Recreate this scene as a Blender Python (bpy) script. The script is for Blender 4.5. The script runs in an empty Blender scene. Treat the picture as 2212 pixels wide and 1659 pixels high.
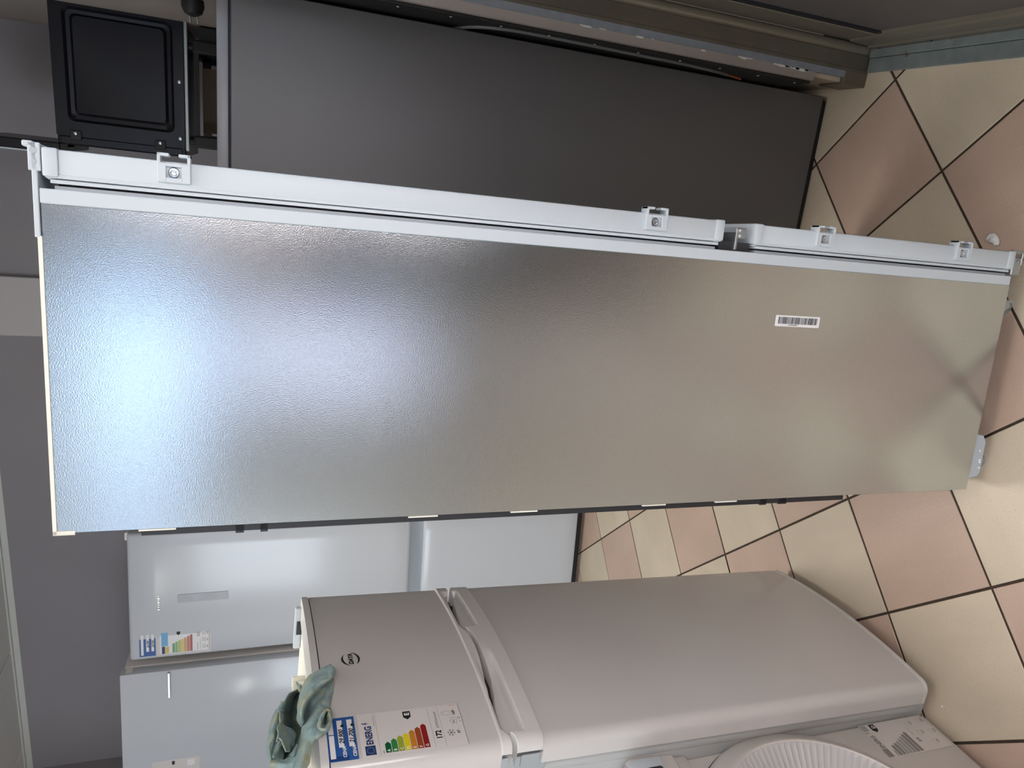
import bpy, bmesh, math, random
from mathutils import Vector, Matrix
random.seed(7)
C = bpy.context.scene.collection
SC = bpy.context.scene

# ------------------------------------------------------------------ camera, world, lights, exposure
cam_d = bpy.data.cameras.new('camera'); cam = bpy.data.objects.new('camera', cam_d); C.objects.link(cam)
cam_d.sensor_fit = 'HORIZONTAL'; cam_d.sensor_width = 36.0
cam_d.lens = 1542.3136 / 2212 * 36.0
cam_d.shift_x = -7.819 / 2212; cam_d.shift_y = 22.857 / 2212
cam_d.clip_start = 0.02; cam_d.clip_end = 100
CAM = Vector((1.66066574, -2.73016842, 1.55648329))
r0 = Vector((0.11660247, -0.31471117, -0.94199827)); r1 = Vector((-0.94599331, -0.32406586, -0.00883018)); r2 = Vector((-0.30249052, 0.89215369, -0.33550154))
mw = Matrix(((r0.x, -r1.x, -r2.x, CAM.x), (r0.y, -r1.y, -r2.y, CAM.y), (r0.z, -r1.z, -r2.z, CAM.z), (0, 0, 0, 1)))
cam.matrix_world = mw
SC.camera = cam

W = bpy.data.worlds.new('world'); SC.world = W; W.use_nodes = True
W.node_tree.nodes['Background'].inputs[0].default_value = (0.62, 0.76, 1.0, 1)
W.node_tree.nodes['Background'].inputs[1].default_value = 1.0

def area(name, loc, rot, sx, sy, watts, col, spread=180):
    l = bpy.data.lights.new(name, 'AREA'); l.shape = 'RECTANGLE'; l.size = sx; l.size_y = sy; l.energy = watts; l.color = col; l.spread = math.radians(spread)
    o = bpy.data.objects.new(name, l); C.objects.link(o); o.location = loc; o.rotation_euler = rot
    return o
PI = math.pi
# daylight through the shop's front windows (far end, behind the viewer) and the door glass, plus added fill from the right
area('window_daylight', (1.30, -6.22, 2.40), (PI/2, 0, 0), 0.62, 0.34, 2.5, (0.50, 0.70, 1.0))
area('window_daylight', (0.62, -6.22, 2.38), (PI/2, 0, 0), 0.30, 0.28, 1.1, (0.55, 0.74, 1.0))
area('window_daylight', (0.15, -6.23, 2.42), (PI/2, 0, 0), 1.5, 0.42, 1.5, (0.55, 0.72, 1.0))
area('window_daylight', (-1.75, -6.22, 1.55), (PI/2, 0, 0), 1.5, 1.5, 58, (0.80, 0.90, 1.0))
area('door_daylight', (1.16, -6.22, 1.15), (PI/2, 0, 0), 0.34, 1.5, 2.3, (0.82, 0.80, 1.0))
area('side_fill_light', (1.965, -3.05, 1.45), (0, -PI/2, 0), 1.2, 1.0, 78, (1.0, 0.97, 0.94))  # added fill in front of the closed right wall
area('door_glass_daylight', (2.13, -1.53, 1.75), (0, -PI/2, 0), 0.6, 0.7, 14, (1.0, 0.96, 0.93))
# fluorescent tube pair, then added overhead fill lights
area('overhead_light', (-1.75, -5.3, 2.66), (0, 0, 0), 0.10, 1.2, 14, (1.0, 0.98, 0.93))
area('overhead_light', (-2.05, -5.3, 2.66), (0, 0, 0), 0.10, 1.2, 14, (1.0, 0.98, 0.93))
area('overhead_light', (0.95, -2.0, 2.66), (0, 0, 0), 0.60, 1.2, 3, (1.0, 0.98, 0.95), 140)  # added to brighten the floor and the fridge fronts
area('overhead_light', (0.40, -0.60, 2.66), (0, 0, 0), 0.6, 0.6, 8.5, (1.0, 0.98, 0.95), 95)  # added narrow downlight that lifts the floor below it
area('overhead_light', (1.76, -2.0, 2.66), (0, 0, 0), 0.3, 0.9, 2.5, (1.0, 0.97, 0.93), 90)  # added to lift the floor near the door

vs = SC.view_settings
vs.view_transform = 'Standard'; vs.look = 'None'; vs.gamma = 1.0; vs.use_curve_mapping = False
vs.exposure = 0.37

# ------------------------------------------------------------------ materials
def mat(name, col, rough=0.5, metal=0.0, spec=0.5, noise=0.0, nscale=40.0, bump=0.0, bscale=200.0, coat=0.0, stretch=None, aniso=0.0, rand=0.0, emit=None, speck=None):
    m = bpy.data.materials.new(name); m.use_nodes = True
    nt = m.node_tree; b = nt.nodes['Principled BSDF']
    b.inputs['Base Color'].default_value = (*col, 1); b.inputs['Roughness'].default_value = rough
    b.inputs['Metallic'].default_value = metal; b.inputs['Specular IOR Level'].default_value = spec
    b.inputs['Coat Weight'].default_value = coat; b.inputs['Coat Roughness'].default_value = 0.05
    b.inputs['Anisotropic'].default_value = aniso
    if noise or bump or rand or speck:
        tc = nt.nodes.new('ShaderNodeTexCoord'); mp = nt.nodes.new('ShaderNodeMapping')
        nt.links.new(tc.outputs['Object'], mp.inputs['Vector'])
        if stretch: mp.inputs['Scale'].default_value = stretch
    last = None
    if noise or rand or speck:
        rgb = nt.nodes.new('ShaderNodeRGB'); rgb.outputs[0].default_value = (*col, 1); last = rgb.outputs[0]
    if noise:
        n = nt.nodes.new('ShaderNodeTexNoise'); n.inputs['Scale'].default_value = nscale; n.inputs['Detail'].default_value = 5
        nt.links.new(mp.outputs[0], n.inputs['Vector'])
        r = nt.nodes.new('ShaderNodeMapRange'); r.inputs['From Min'].default_value = .25; r.inputs['From Max'].default_value = .75
        r.inputs['To Min'].default_value = 1 - noise; r.inputs['To Max'].default_value = 1 + noise
        nt.links.new(n.outputs['Fac'], r.inputs['Value'])
        mx = nt.nodes.new('ShaderNodeVectorMath'); mx.operation = 'SCALE'
        nt.links.new(last, mx.inputs[0]); nt.links.new(r.outputs[0], mx.inputs['Scale']); last = mx.outputs[0]
    if rand:
        oi = nt.nodes.new('ShaderNodeObjectInfo'); r = nt.nodes.new('ShaderNodeMapRange')
        r.inputs['To Min'].default_value = 1 - rand; r.inputs['To Max'].default_value = 1 + rand
        nt.links.new(oi.outputs['Random'], r.inputs['Value'])
        mx = nt.nodes.new('ShaderNodeVectorMath'); mx.operation = 'SCALE'
        nt.links.new(last, mx.inputs[0]); nt.links.new(r.outputs[0], mx.inputs['Scale']); last = mx.outputs[0]
    if speck:
        sc, lo, scol = speck
        n = nt.nodes.new('ShaderNodeTexNoise'); n.inputs['Scale'].default_value = sc; n.inputs['Detail'].default_value = 3
        nt.links.new(mp.outputs[0], n.inputs['Vector'])
        r = nt.nodes.new('ShaderNodeMapRange'); r.inputs['From Min'].default_value = lo; r.inputs['From Max'].default_value = lo + .06
        nt.links.new(n.outputs['Fac'], r.inputs['Value'])
        mx = nt.nodes.new('ShaderNodeMix'); mx.data_type = 'RGBA'
        nt.links.new(r.outputs[0], mx.inputs[0]); nt.links.new(last, mx.inputs[6]); mx.inputs[7].default_value = (*scol, 1); last = mx.outputs[2]
    if last is not None: nt.links.new(last, b.inputs['Base Color'])
    if bump:
        n = nt.nodes.new('ShaderNodeTexNoise'); n.inputs['Scale'].default_value = bscale; n.inputs['Detail'].default_value = 3
        nt.links.new(mp.outputs[0], n.inputs['Vector'])
        bp = nt.nodes.new('ShaderNodeBump'); bp.inputs['Strength'].default_value = bump; bp.inputs['Distance'].default_value = 0.002
        nt.links.new(n.outputs['Fac'], bp.inputs['Height']); nt.links.new(bp.outputs[0], b.inputs['Normal'])
    if emit: b.inputs['Emission Color'].default_value = (*emit[0], 1); b.inputs['Emission Strength'].default_value = emit[1]
    return m

M = {}
M['galv'] = mat('galvanised_steel', (0.57, 0.61, 0.63), 0.17, 1.0, bump=0.09, bscale=520, noise=0.05, nscale=260)
M['white_plastic'] = mat('white_plastic', (0.55, 0.60, 0.635), 0.42)
M['white_enamel'] = mat('white_enamel', (0.57, 0.595, 0.63), 0.14, spec=0.3, bump=0.015, bscale=9)
M['white_side'] = mat('white_cabinet_side', (0.86, 0.81, 0.77), 0.4)
M['cream'] = mat('cream_edge', (0.80, 0.78, 0.68), 0.5)
M['gasket'] = mat('grey_gasket', (0.42, 0.46, 0.50), 0.55)
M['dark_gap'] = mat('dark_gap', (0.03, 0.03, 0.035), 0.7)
M['black_plastic'] = mat('black_plastic', (0.012, 0.012, 0.014), 0.5)
M['black_enamel'] = mat('black_enamel', (0.006, 0.006, 0.010), 0.30, spec=.35, noise=.1)
M['black_rough'] = mat('black_painted_metal', (0.014, 0.013, 0.013), 0.6)
M['zinc'] = mat('zinc_screw', (0.62, 0.66, 0.70), 0.25, 1.0)
M['zinc_dull'] = mat('dull_zinc', (0.42, 0.45, 0.46), 0.4, 0.8)
M['chrome'] = mat('chrome', (0.82, 0.84, 0.86), 0.08, 1.0)
M['grey_paint'] = mat('grey_lacquered_steel', (0.145, 0.145, 0.145), 0.40, 0.35, bump=.02, bscale=600)
M['grey_cap'] = mat('grey_cap', (0.30, 0.30, 0.31), 0.4, 0.3)
M['silver_paint'] = mat('silver_lacquer', (0.585, 0.565, 0.545), 0.13, 0.0, bump=.015, bscale=5)
M['silver_plastic'] = mat('silver_plastic', (0.64, 0.62, 0.60), 0.33)
M['silver_side'] = mat('silver_cabinet_side', (0.46, 0.47, 0.46), 0.4)
M['tile_beige'] = mat('beige_tile', (0.56, 0.475, 0.36), 0.42, noise=.09, nscale=9, rand=.05, bump=.20, bscale=150, stretch=(1, .4, 1), speck=(420, .62, (.45, .37, .28)))
M['tile_pink'] = mat('pink_tile', (0.50, 0.365, 0.285), 0.42, noise=.09, nscale=9, rand=.05, bump=.20, bscale=150, stretch=(1, .4, 1), speck=(420, .62, (.40, .28, .21)))
M['grout'] = mat('brown_grout', (0.045, 0.030, 0.018), 0.9, noise=.3, nscale=60)
M['wall_grey'] = mat('grey_wall_paint', (0.31, 0.29, 0.30), 0.8, noise=.04, nscale=3, bump=.05, bscale=300)
M['wall_beige'] = mat('beige_plaster', (0.40, 0.355, 0.32), 0.8, noise=.06, nscale=8, bump=.08, bscale=250)
M['wall_plain'] = mat('pale_wall', (0.70, 0.69, 0.67), 0.8)
M['wall_strip'] = mat('pale_strip', (0.56, 0.53, 0.52), 0.7)
M['ceiling'] = mat('ceiling_panel', (0.85, 0.85, 0.80), 0.85, noise=.04, nscale=90)
M['tbar'] = mat('ceiling_bar', (0.66, 0.66, 0.60), 0.5)
M['alu_brown'] = mat('brown_anodised', (0.17, 0.145, 0.115), 0.40, 0.45, noise=.08, nscale=20)
M['alu_olive'] = mat('olive_bead', (0.24, 0.215, 0.165), 0.35, 0.45)
M['door_panel'] = mat('dark_taupe_panel', (0.115, 0.100, 0.095), 0.45, noise=.06, nscale=12)
M['blue_paint'] = mat('blue_grey_paint', (0.24, 0.26, 0.29), 0.6, noise=.12, nscale=40, speck=(38, .70, (.72, .71, .68)))
M['sill_paint'] = mat('worn_blue_sill', (0.20, 0.235, 0.235), 0.45, .2, noise=.15, nscale=30, speck=(26, .66, (.16, .10, .06)))
M['plaster_spot'] = mat('white_plaster', (0.75, 0.73, 0.68), 0.8)
M['styro'] = mat('white_foam', (0.80, 0.80, 0.78), 0.8, bump=.3, bscale=600)
M['cable'] = mat('grey_cable', (0.16, 0.17, 0.17), 0.5)
M['orange'] = mat('orange_wire', (0.40, 0.10, 0.03), 0.5)
M['brown_card'] = mat('brown_cardboard', (0.11, 0.075, 0.05), 0.8)
M['ink'] = mat('black_ink', (0.012, 0.012, 0.015), 0.6)
M['paper'] = mat('white_paper', (0.66, 0.63, 0.60), 0.45)
M['paper_white'] = mat('white_label', (0.80, 0.79, 0.80), 0.4)
M['film_grey'] = mat('grey_film', (0.37, 0.385, 0.41), 0.3, noise=.10, nscale=25)
def ink(name, c, r=.45): M[name] = mat(name, c, r)
ink('navy', (.012, .035, .13)); ink('price_blue', (.025, .10, .32)); ink('price_blue_dark', (.012, .045, .17))
ink('arrow_a', (.0, .10, .03)); ink('arrow_b', (.03, .20, .05)); ink('arrow_c', (.30, .38, .03)); ink('arrow_d', (.72, .60, .01))
ink('arrow_e', (.55, .20, .02)); ink('arrow_f', (.32, .06, .015)); ink('arrow_g', (.26, .01, .012))
ink('pale_a', (.16, .38, .18)); ink('pale_b', (.26, .45, .22)); ink('pale_c', (.48, .52, .16)); ink('pale_d', (.66, .58, .16))
ink('pale_e', (.62, .36, .18)); ink('pale_f', (.52, .22, .14)); ink('pale_g', (.45, .12, .11))
ink('cyan', (.16, .42, .68)); ink('amber', (.70, .50, .14)); ink('grey_ink', (.22, .20, .19)); ink('grey_ink_light', (.30, .28, .265)); ink('line_grey', (.33, .32, .31))
M['cloth'] = mat('green_blue_cloth', (0.26, 0.36, 0.36), 0.9, spec=.2, bump=.9, bscale=330, noise=.25, nscale=40)
_nt = M['cloth'].node_tree; _b = _nt.nodes['Principled BSDF']; _old = _b.inputs['Base Color'].links[0].from_socket
_tc = _nt.nodes.new('ShaderNodeTexCoord'); _n = _nt.nodes.new('ShaderNodeTexNoise'); _n.inputs['Scale'].default_value = 24; _n.inputs['Detail'].default_value = 4
_r = _nt.nodes.new('ShaderNodeMapRange'); _r.inputs['From Min'].default_value = .46; _r.inputs['From Max'].default_value = .66; _m = _nt.nodes.new('ShaderNodeMix'); _m.data_type = 'RGBA'
_nt.links.new(_tc.outputs['Object'], _n.inputs['Vector']); _nt.links.new(_n.outputs['Fac'], _r.inputs['Value']); _nt.links.new(_r.outputs[0], _m.inputs[0]); _nt.links.new(_old, _m.inputs[6]); _m.inputs[7].default_value = (.36, .37, .24, 1); _nt.links.new(_m.outputs[2], _b.inputs['Base Color'])
M['tub_grey'] = mat('ribbed_grey', (0.52, 0.51, 0.50), 0.4)
M['washer_white'] = mat('washer_white', (0.56, 0.525, 0.495), 0.35)
M['washer_ring'] = mat('washer_ring', (0.60, 0.56, 0.525), 0.32)
M['display'] = mat('display_glass', (0.006, 0.006, 0.007), 0.12)
M['dark_cloth'] = mat('dark_clothes', (0.02, 0.022, 0.03), 0.85)
M['skin'] = mat('skin', (0.45, 0.27, 0.20), 0.5)

# ------------------------------------------------------------------ mesh helpers
class MB:
    def __init__(self): self.v = []; self.f = []; self.m = []; self.cur = 0
    def add(self, vs, fs, mi=None):
        o = len(self.v); self.v += [tuple(p) for p in vs]
        for f in fs: self.f.append([i + o for i in f]); self.m.append(self.cur if mi is None else mi)
        return self
    def box(self, x0, x1, y0, y1, z0, z1, mi=None):
        vs = [(x, y, z) for z in (z0, z1) for y in (y0, y1) for x in (x0, x1)]
        return self.add(vs, [(0, 2, 3, 1), (4, 5, 7, 6), (0, 1, 5, 4), (2, 6, 7, 3), (0, 4, 6, 2), (1, 3, 7, 5)], mi)
    def rbox(self, x0, x1, y0, y1, z0, z1, r=0.004, seg=2, mi=None):
        bm = bmesh.new(); bmesh.ops.create_cube(bm, size=1)
        for v in bm.verts: v.co = Vector(((x0 + x1) / 2 + v.co.x * (x1 - x0), (y0 + y1) / 2 + v.co.y * (y1 - y0), (z0 + z1) / 2 + v.co.z * (z1 - z0)))
        bmesh.ops.bevel(bm, geom=bm.edges[:], offset=min(r, .49 * min(x1 - x0, y1 - y0, z1 - z0)), segments=seg, affect='EDGES', profile=.5)
        bm.verts.index_update(); self.add([v.co[:] for v in bm.verts], [[v.index for v in f.verts] for f in bm.faces], mi); bm.free(); return self
    def prism(self, poly, z0, z1, mi=None, axis='z'):      # poly ccw in (a,b)
        n = len(poly)
        def P(p, t): return (p[0], p[1], t) if axis == 'z' else ((p[0], t, p[1]) if axis == 'y' else (t, p[0], p[1]))
        vs = [P(p, z0) for p in poly] + [P(p, z1) for p in poly]
        fs = [tuple(range(n))[::-1], tuple(range(n, 2 * n))] + [(i, (i + 1) % n, n + (i + 1) % n, n + i) for i in range(n)]
        return self.add(vs, fs, mi)
    def tube(self, pts, r, n=8, mi=None, cap=True):
        pts = [Vector(p) for p in pts]; vs = []; fs = []; up = None
        for i, p in enumerate(pts):
            d = (pts[min(i + 1, len(pts) - 1)] - pts[max(i - 1, 0)]).normalized()
            if up is None: up = d.orthogonal().normalized()
            up = (up - d * up.dot(d)).normalized(); sd = d.cross(up)
            rr = r[i] if isinstance(r, (list, tuple)) else r
            for k in range(n): a = 2 * PI * k / n; vs.append(p + up * math.cos(a) * rr + sd * math.sin(a) * rr)
        for i in range(len(pts) - 1):
            for k in range(n): fs.append((i * n + k, i * n + (k + 1) % n, (i + 1) * n + (k + 1) % n, (i + 1) * n + k))
        if cap: fs += [tuple(range(n))[::-1], tuple(range((len(pts) - 1) * n, len(pts) * n))]
        return self.add(vs, fs, mi)
    def lathe(self, prof, c, ax, n=16, mi=None):          # prof [(r, t)] round axis ax through c
        ax = Vector(ax).normalized(); u = ax.orthogonal().normalized(); w = ax.cross(u); c = Vector(c); vs = []; fs = []
        for r, t in prof:
            for k in range(n): a = 2 * PI * k / n; vs.append(c + ax * t + u * math.cos(a) * r + w * math.sin(a) * r)
        for i in range(len(prof) - 1):
            for k in range(n): fs.append((i * n + k, i * n + (k + 1) % n, (i + 1) * n + (k + 1) % n, (i + 1) * n + k))
        fs += [tuple(range(n))[::-1], tuple(range((len(prof) - 1) * n, len(prof) * n))]
        return self.add(vs, fs, mi)
    def grid(self, P, mi=None, flip=False):               # P[i][j] points
        a = len(P); b = len(P[0]); vs = [p for row in P for p in row]; fs = []
        for i in range(a - 1):
            for j in range(b - 1):
                q = (i * b + j, i * b + j + 1, (i + 1) * b + j + 1, (i + 1) * b + j); fs.append(q[::-1] if flip else q)
        return self.add(vs, fs, mi)
    def build(self, name, mats, parent=None, smooth=False, fix=True):
        me = bpy.data.meshes.new(name); me.from_pydata([tuple(p) for p in self.v], [], self.f)
        if not isinstance(mats, (list, tuple)): mats = [mats]
        for m in mats: me.materials.append(m)
        for p, mi in zip(me.polygons, self.m): p.material_index = mi
        if fix:
            bm = bmesh.new(); bm.from_mesh(me); bmesh.ops.recalc_face_normals(bm, faces=bm.faces[:]); bm.to_mesh(me); bm.free()
        if smooth:
            for p in me.polygons: p.use_smooth = True
            try: me.set_sharp_from_angle(angle=math.radians(38))
            except Exception: pass
        me.update()
        o = bpy.data.objects.new(name, me); C.objects.link(o)
        if parent: o.parent = parent
        return o

def thing(name, label, cat, loc=(0, 0, 0), rotz=0.0, group=None, matrix=None):
    o = bpy.data.objects.new(name, None); C.objects.link(o); o.empty_display_size = .1
    if matrix is not None: o.matrix_world = matrix
    else: o.location = loc; o.rotation_euler = (0, 0, rotz)
    o['label'] = label; o['category'] = cat
    if group: o['group'] = group
    return o
def tag(o, label, cat, group=None):
    o['label'] = label; o['category'] = cat
    if group: o['group'] = group
    return o
def struct(o): o['kind'] = 'structure'; return o
def lab(o, s): o['label'] = s; return o

_txt = {}
def text2d(s, size, bold=0.0, shear=0.0, cx=False):
    c = bpy.data.curves.new('t', 'FONT'); c.body = s; c.size = size; c.offset = bold; c.shear = shear; c.resolution_u = 3
    o = bpy.data.objects.new('t', c); C.objects.link(o)
    dg = bpy.context.evaluated_depsgraph_get(); dg.update()
    me = o.evaluated_get(dg).to_mesh()
    vs = [(v.co.x, v.co.y) for v in me.vertices]; fs = [list(p.vertices) for p in me.polygons]
    o.evaluated_get(dg).to_mesh_clear()
    bpy.data.objects.remove(o); bpy.data.curves.remove(c)
    if cx and vs:
        w = (max(v[0] for v in vs) + min(v[0] for v in vs)) / 2; vs = [(x - w, y) for x, y in vs]
    return vs, fs

class Sheet:
    """Flat print laid on a surface: fn(u, v, lift) -> point."""
    def __init__(self, fn): self.fn = fn; self.mb = MB(); self.mats = []; self.lift = 0.0004
    def mi(self, m):
        if m not in self.mats: self.mats.append(m)
        return self.mats.index(m)
    def rect(self, u0, u1, v0, v1, m, lift=None, nu=6):
        L = self.lift if lift is None else lift
        P = [[self.fn(u0 + (u1 - u0) * i / nu, v0 + (v1 - v0) * j, L) for i in range(nu + 1)] for j in range(2)]
        self.mb.grid(P, self.mi(m)); return self
    def poly(self, pts, m, lift=None):
        L = self.lift if lift is None else lift
        self.mb.add([self.fn(u, v, L) for u, v in pts], [tuple(range(len(pts)))], self.mi(m)); return self
    def text(self, s, u, v, size, m, bold=0.0, shear=0.0, rot=0.0, lift=None, sx=1.0):
        L = self.lift * 1.5 if lift is None else lift
        vs, fs = text2d(s, size, bold, shear); c, q = math.cos(rot), math.sin(rot)
        self.mb.add([self.fn(u + sx * x * c - y * q, v + sx * x * q + y * c, L) for x, y in vs], fs, self.mi(m)); return self
    def stroke(self, pts, w, m, lift=None):
        L = self.lift if lift is None else lift
        for (a, b), (c, d) in zip(pts[:-1], pts[1:]):
            dx, dy = c - a, d - b; l = math.hypot(dx, dy) or 1; nx, ny = -dy / l * w / 2, dx / l * w / 2
            self.mb.add([self.fn(a + nx, b + ny, L), self.fn(a - nx, b - ny, L), self.fn(c - nx, d - ny, L), self.fn(c + nx, d + ny, L)], [(0, 1, 2, 3)], self.mi(m))
        return self
    def arrow(self, u, v, w, h, m, tip=None, lift=None):
        tip = h * .5 if tip is None else tip
        self.poly([(u, v), (u + w - tip, v), (u + w, v + h / 2), (u + w - tip, v + h), (u, v + h)], m, lift); return self
    def arc(self, cu, cv, a, b, t0, t1, w0, w1, m, n=18, rot=0.0):
        for i in range(n):
            q = []
            for t, s in ((i / n, 1), (i / n, -1), ((i + 1) / n, -1), ((i + 1) / n, 1)):
                th = t0 + (t1 - t0) * t; w = w0 + (w1 - w0) * t if not callable(w0) else w0(t)
                x = (a + s * w / 2) * math.cos(th); y = (b + s * w / 2) * math.sin(th)
                q.append(self.fn(cu + x * math.cos(rot) - y * math.sin(rot), cv + x * math.sin(rot) + y * math.cos(rot), self.lift))
            self.mb.add(q, [(0, 1, 2, 3)], self.mi(m))
        return self
    def build(self, name, parent, smooth=False):
        return self.mb.build(name, self.mats, parent, smooth, fix=False)

def screw(parent, name, c, ax, r=0.006, m='zinc', ring=True):
    b = MB()
    b.lathe([(r, 0), (r, .0022), (r * .8, .0032), (r * .42, .0034), (r * .38, .0012), (0.0002, .001)], c, ax, 14)
    return b.build(name, M[m], parent, True)

# ------------------------------------------------------------------ room: floor of diagonal tiles
T = 0.313; S2 = math.sqrt(.5)
def tile_pt(i, j): return (T * S2 * (i - j), T * S2 * (-i - j))
base = MB(); base.box(-3.3, 2.6, -6.4, 1.2, -.08, -.0025)
floor = struct(base.build('floor', M['grout']))
G = .0032
def tile_mesh(mn):
    b = MB(); h = T / 2 - G; q = h - .0012
    b.add([(-h, -h, -.02), (h, -h, -.02), (h, h, -.02), (-h, h, -.02), (-h, -h, -.0012), (h, -h, -.0012), (h, h, -.0012), (-h, h, -.0012), (-q, -q, 0), (q, -q, 0), (q, q, 0), (-q, q, 0)],
          [(0, 3, 2, 1)] + [(a, (a + 1) % 4, 4 + (a + 1) % 4, 4 + a) for a in range(4)] + [(4 + a, 4 + (a + 1) % 4, 8 + (a + 1) % 4, 8 + a) for a in range(4)] + [(8, 9, 10, 11)])
    o = b.build('tile', M[mn]); me = o.data; bpy.data.objects.remove(o); return me
TM = [tile_mesh('tile_pink'), tile_mesh('tile_beige')]
def seen(x, y):
    v = Vector((x, y, 0)) - CAM; d = r2.dot(v)
    if d < .3: return False
    px = 1113.8 + 1542.3 * r0.dot(v) / d; py = 852.4 + 1542.3 * r1.dot(v) / d
    return -60 < px < 2272 and -60 < py < 1719
far = [MB(), MB()]
for i in range(-40, 40):
    for j in range(-40, 40):
        cs = [tile_pt(i + a, j + b) for a in (0, 1) for b in (0, 1)]
        cx, cy = tile_pt(i + .5, j + .5)
        if not (-3.1 < cx < 2.28 and -6.25 < cy < .95): continue
        k = (i + j) % 2
        # near tiles in view: a piece each
        mid = [tile_pt(i + a / 3, j + b / 3) for a in range(4) for b in range(4)]
        hidden = all((y > .25 or x < -.45 or (x < .45 and y < -.6)) for x, y in mid)
        if any(seen(*p) for p in mid) and not hidden and len(cs):
            o = bpy.data.objects.new('tile', TM[k]); C.objects.link(o); o.parent = floor
            o.location = (cx, cy, random.uniform(-.0004, .0004)); o.rotation_euler = (random.uniform(-.0012, .0012), random.uniform(-.0012, .0012), PI / 4 + random.choice((0, 1, 2, 3)) * PI / 2)
        else:
            h = T / 2 - G; d = h * math.sqrt(2)
            far[k].add([(cx - d, cy, 0), (cx, cy - d, 0), (cx + d, cy, 0), (cx, cy + d, 0)], [(0, 1, 2, 3)])
for k in (0, 1):
    o = far[k].build('tile_field', M[('tile_pink', 'tile_beige')[k]], floor); o['kind'] = 'stuff'

# walls, ceiling
ZC = 2.72
struct(MB().box(-1.72, 2.4, .85, 1.0, -.02, ZC + .1).build('wall_back', M['wall_grey']))
struct(MB().box(-1.9, -1.70, -1.3, .86, -.02, ZC + .1).build('wall_left', M['wall_grey']))
struct(MB().box(-3.2, -1.70, -1.45, -1.3, -.02, ZC + .1).build('wall_left_return', M['wall_plain']))
struct(MB().box(-3.3, -3.1, -6.4, -1.3, -.02, ZC + .1).build('wall_far_left', M['wall_plain']))
# front wall behind the viewer with window openings
fw = MB()
def wall_holes(b, x0, x1, z0, z1, holes, y0, y1):
    xs = sorted({x0, x1, *[h[0] for h in holes], *[h[1] for h in holes]}); zs = sorted({z0, z1, *[h[2] for h in holes], *[h[3] for h in holes]})
    for a, c in zip(xs[:-1], xs[1:]):
        for d, e in zip(zs[:-1], zs[1:]):
            if not any(h[0] <= (a + c) / 2 <= h[1] and h[2] <= (d + e) / 2 <= h[3] for h in holes): b.box(a, c, y0, y1, d, e)
wall_holes(fw, -3.3, 2.4, -.02, ZC + .1, [(-.7, 1.75, 2.18, 2.64), (-2.5, -1.0, .8, 2.3), (.98, 1.34, .4, 1.9)], -6.3, -6.15)
struct(fw.build('wall_front', M['wall_plain']))
struct(MB().box(-3.3, 2.5, -6.4, 1.1, ZC + .012, ZC + .15).build('ceiling', M['tbar']))
ceil_panels = MB(); P6 = .6
ceiling = bpy.data.objects['ceiling']
for a in range(-6, 5):
    for c in range(-12, 3):
        x0 = -.93 + a * P6; y0 = .83 - (c + 1) * P6; x1 = x0 + P6; y1 = y0 + P6
        if x0 < -3.2 or x1 > 2.4 or y0 < -6.3: continue
        if y1 > .2 and -1.75 < x1 and x0 < .4:
            b = MB(); b.rbox(-.292, .292, -.292, .292, 0, .02, .003, 1)
            o = b.build('ceiling_panel', M['ceiling'], ceiling); o.location = ((x0 + x1) / 2, (y0 + y1) / 2, ZC + .002)
        else: ceil_panels.box(x0 + .008, x1 - .008, y0 + .008, y1 - .008, ZC + .002, ZC + .022)
ceil_panels.build('panel_field', M['ceiling'], ceiling)['kind'] = 'stuff'
struct(MB().box(-1.7, 2.0, .825, .85, ZC - .004, ZC + .012).box(-1.7, 2.0, .846, .85, ZC - .03, ZC).build('trim_1', M['tbar']))
struct(MB().rbox(.705, .965, .822, .85, 0, ZC, .004).build('trim_2', M['wall_strip']))

# right wall with the metal door
JY = -1.0; WX = 1.971
wr = MB(); wr.rbox(WX, 2.3, JY, .86, .165, ZC + .1, .006, 2)
wr.box(2.0, 2.3, -2.03, JY, 2.12, ZC + .1)
struct(wr.build('wall_right', M['wall_beige'], None, True))
struct(MB().box(2.0, 2.4, -6.3, -2.03, -.02, ZC + .1).build('wall_right_front', M['wall_grey']))
sk = MB(); sk.box(1.982, 2.3, JY + .01, .86, -.01, .165)
struct(sk.build('baseboard_right', M['tile_beige']))
sp = MB()
for z, dx, r in ((.70, .0, .005), (.665, .003, .004), (.52, -.002, .0045), (.40, .001, .008), (.385, .003, .006), (.30, .0, .004), (.275, .0, .007), (.255, .002, .008), (.235, .0, .006), (.215, .0, .009), (.198, .001, .006), (.84, 0, .005), (.855, .002, .004), (.80, .002, .004)):
    ly = random.uniform(1.2, 3.2); pts = [(1.992 + dx + r * .55 * math.cos(a) * random.uniform(.6, 1.2), z + r * ly * math.sin(a) * random.uniform(.6, 1.2)) for a in [2 * PI * k / 9 for k in range(9)]]
    sp.prism(pts, JY - .0025, JY + .004, axis='y')
o = sp.build('plaster_spot', M['plaster_spot']); o.parent = bpy.data.objects['wall_right']

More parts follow.
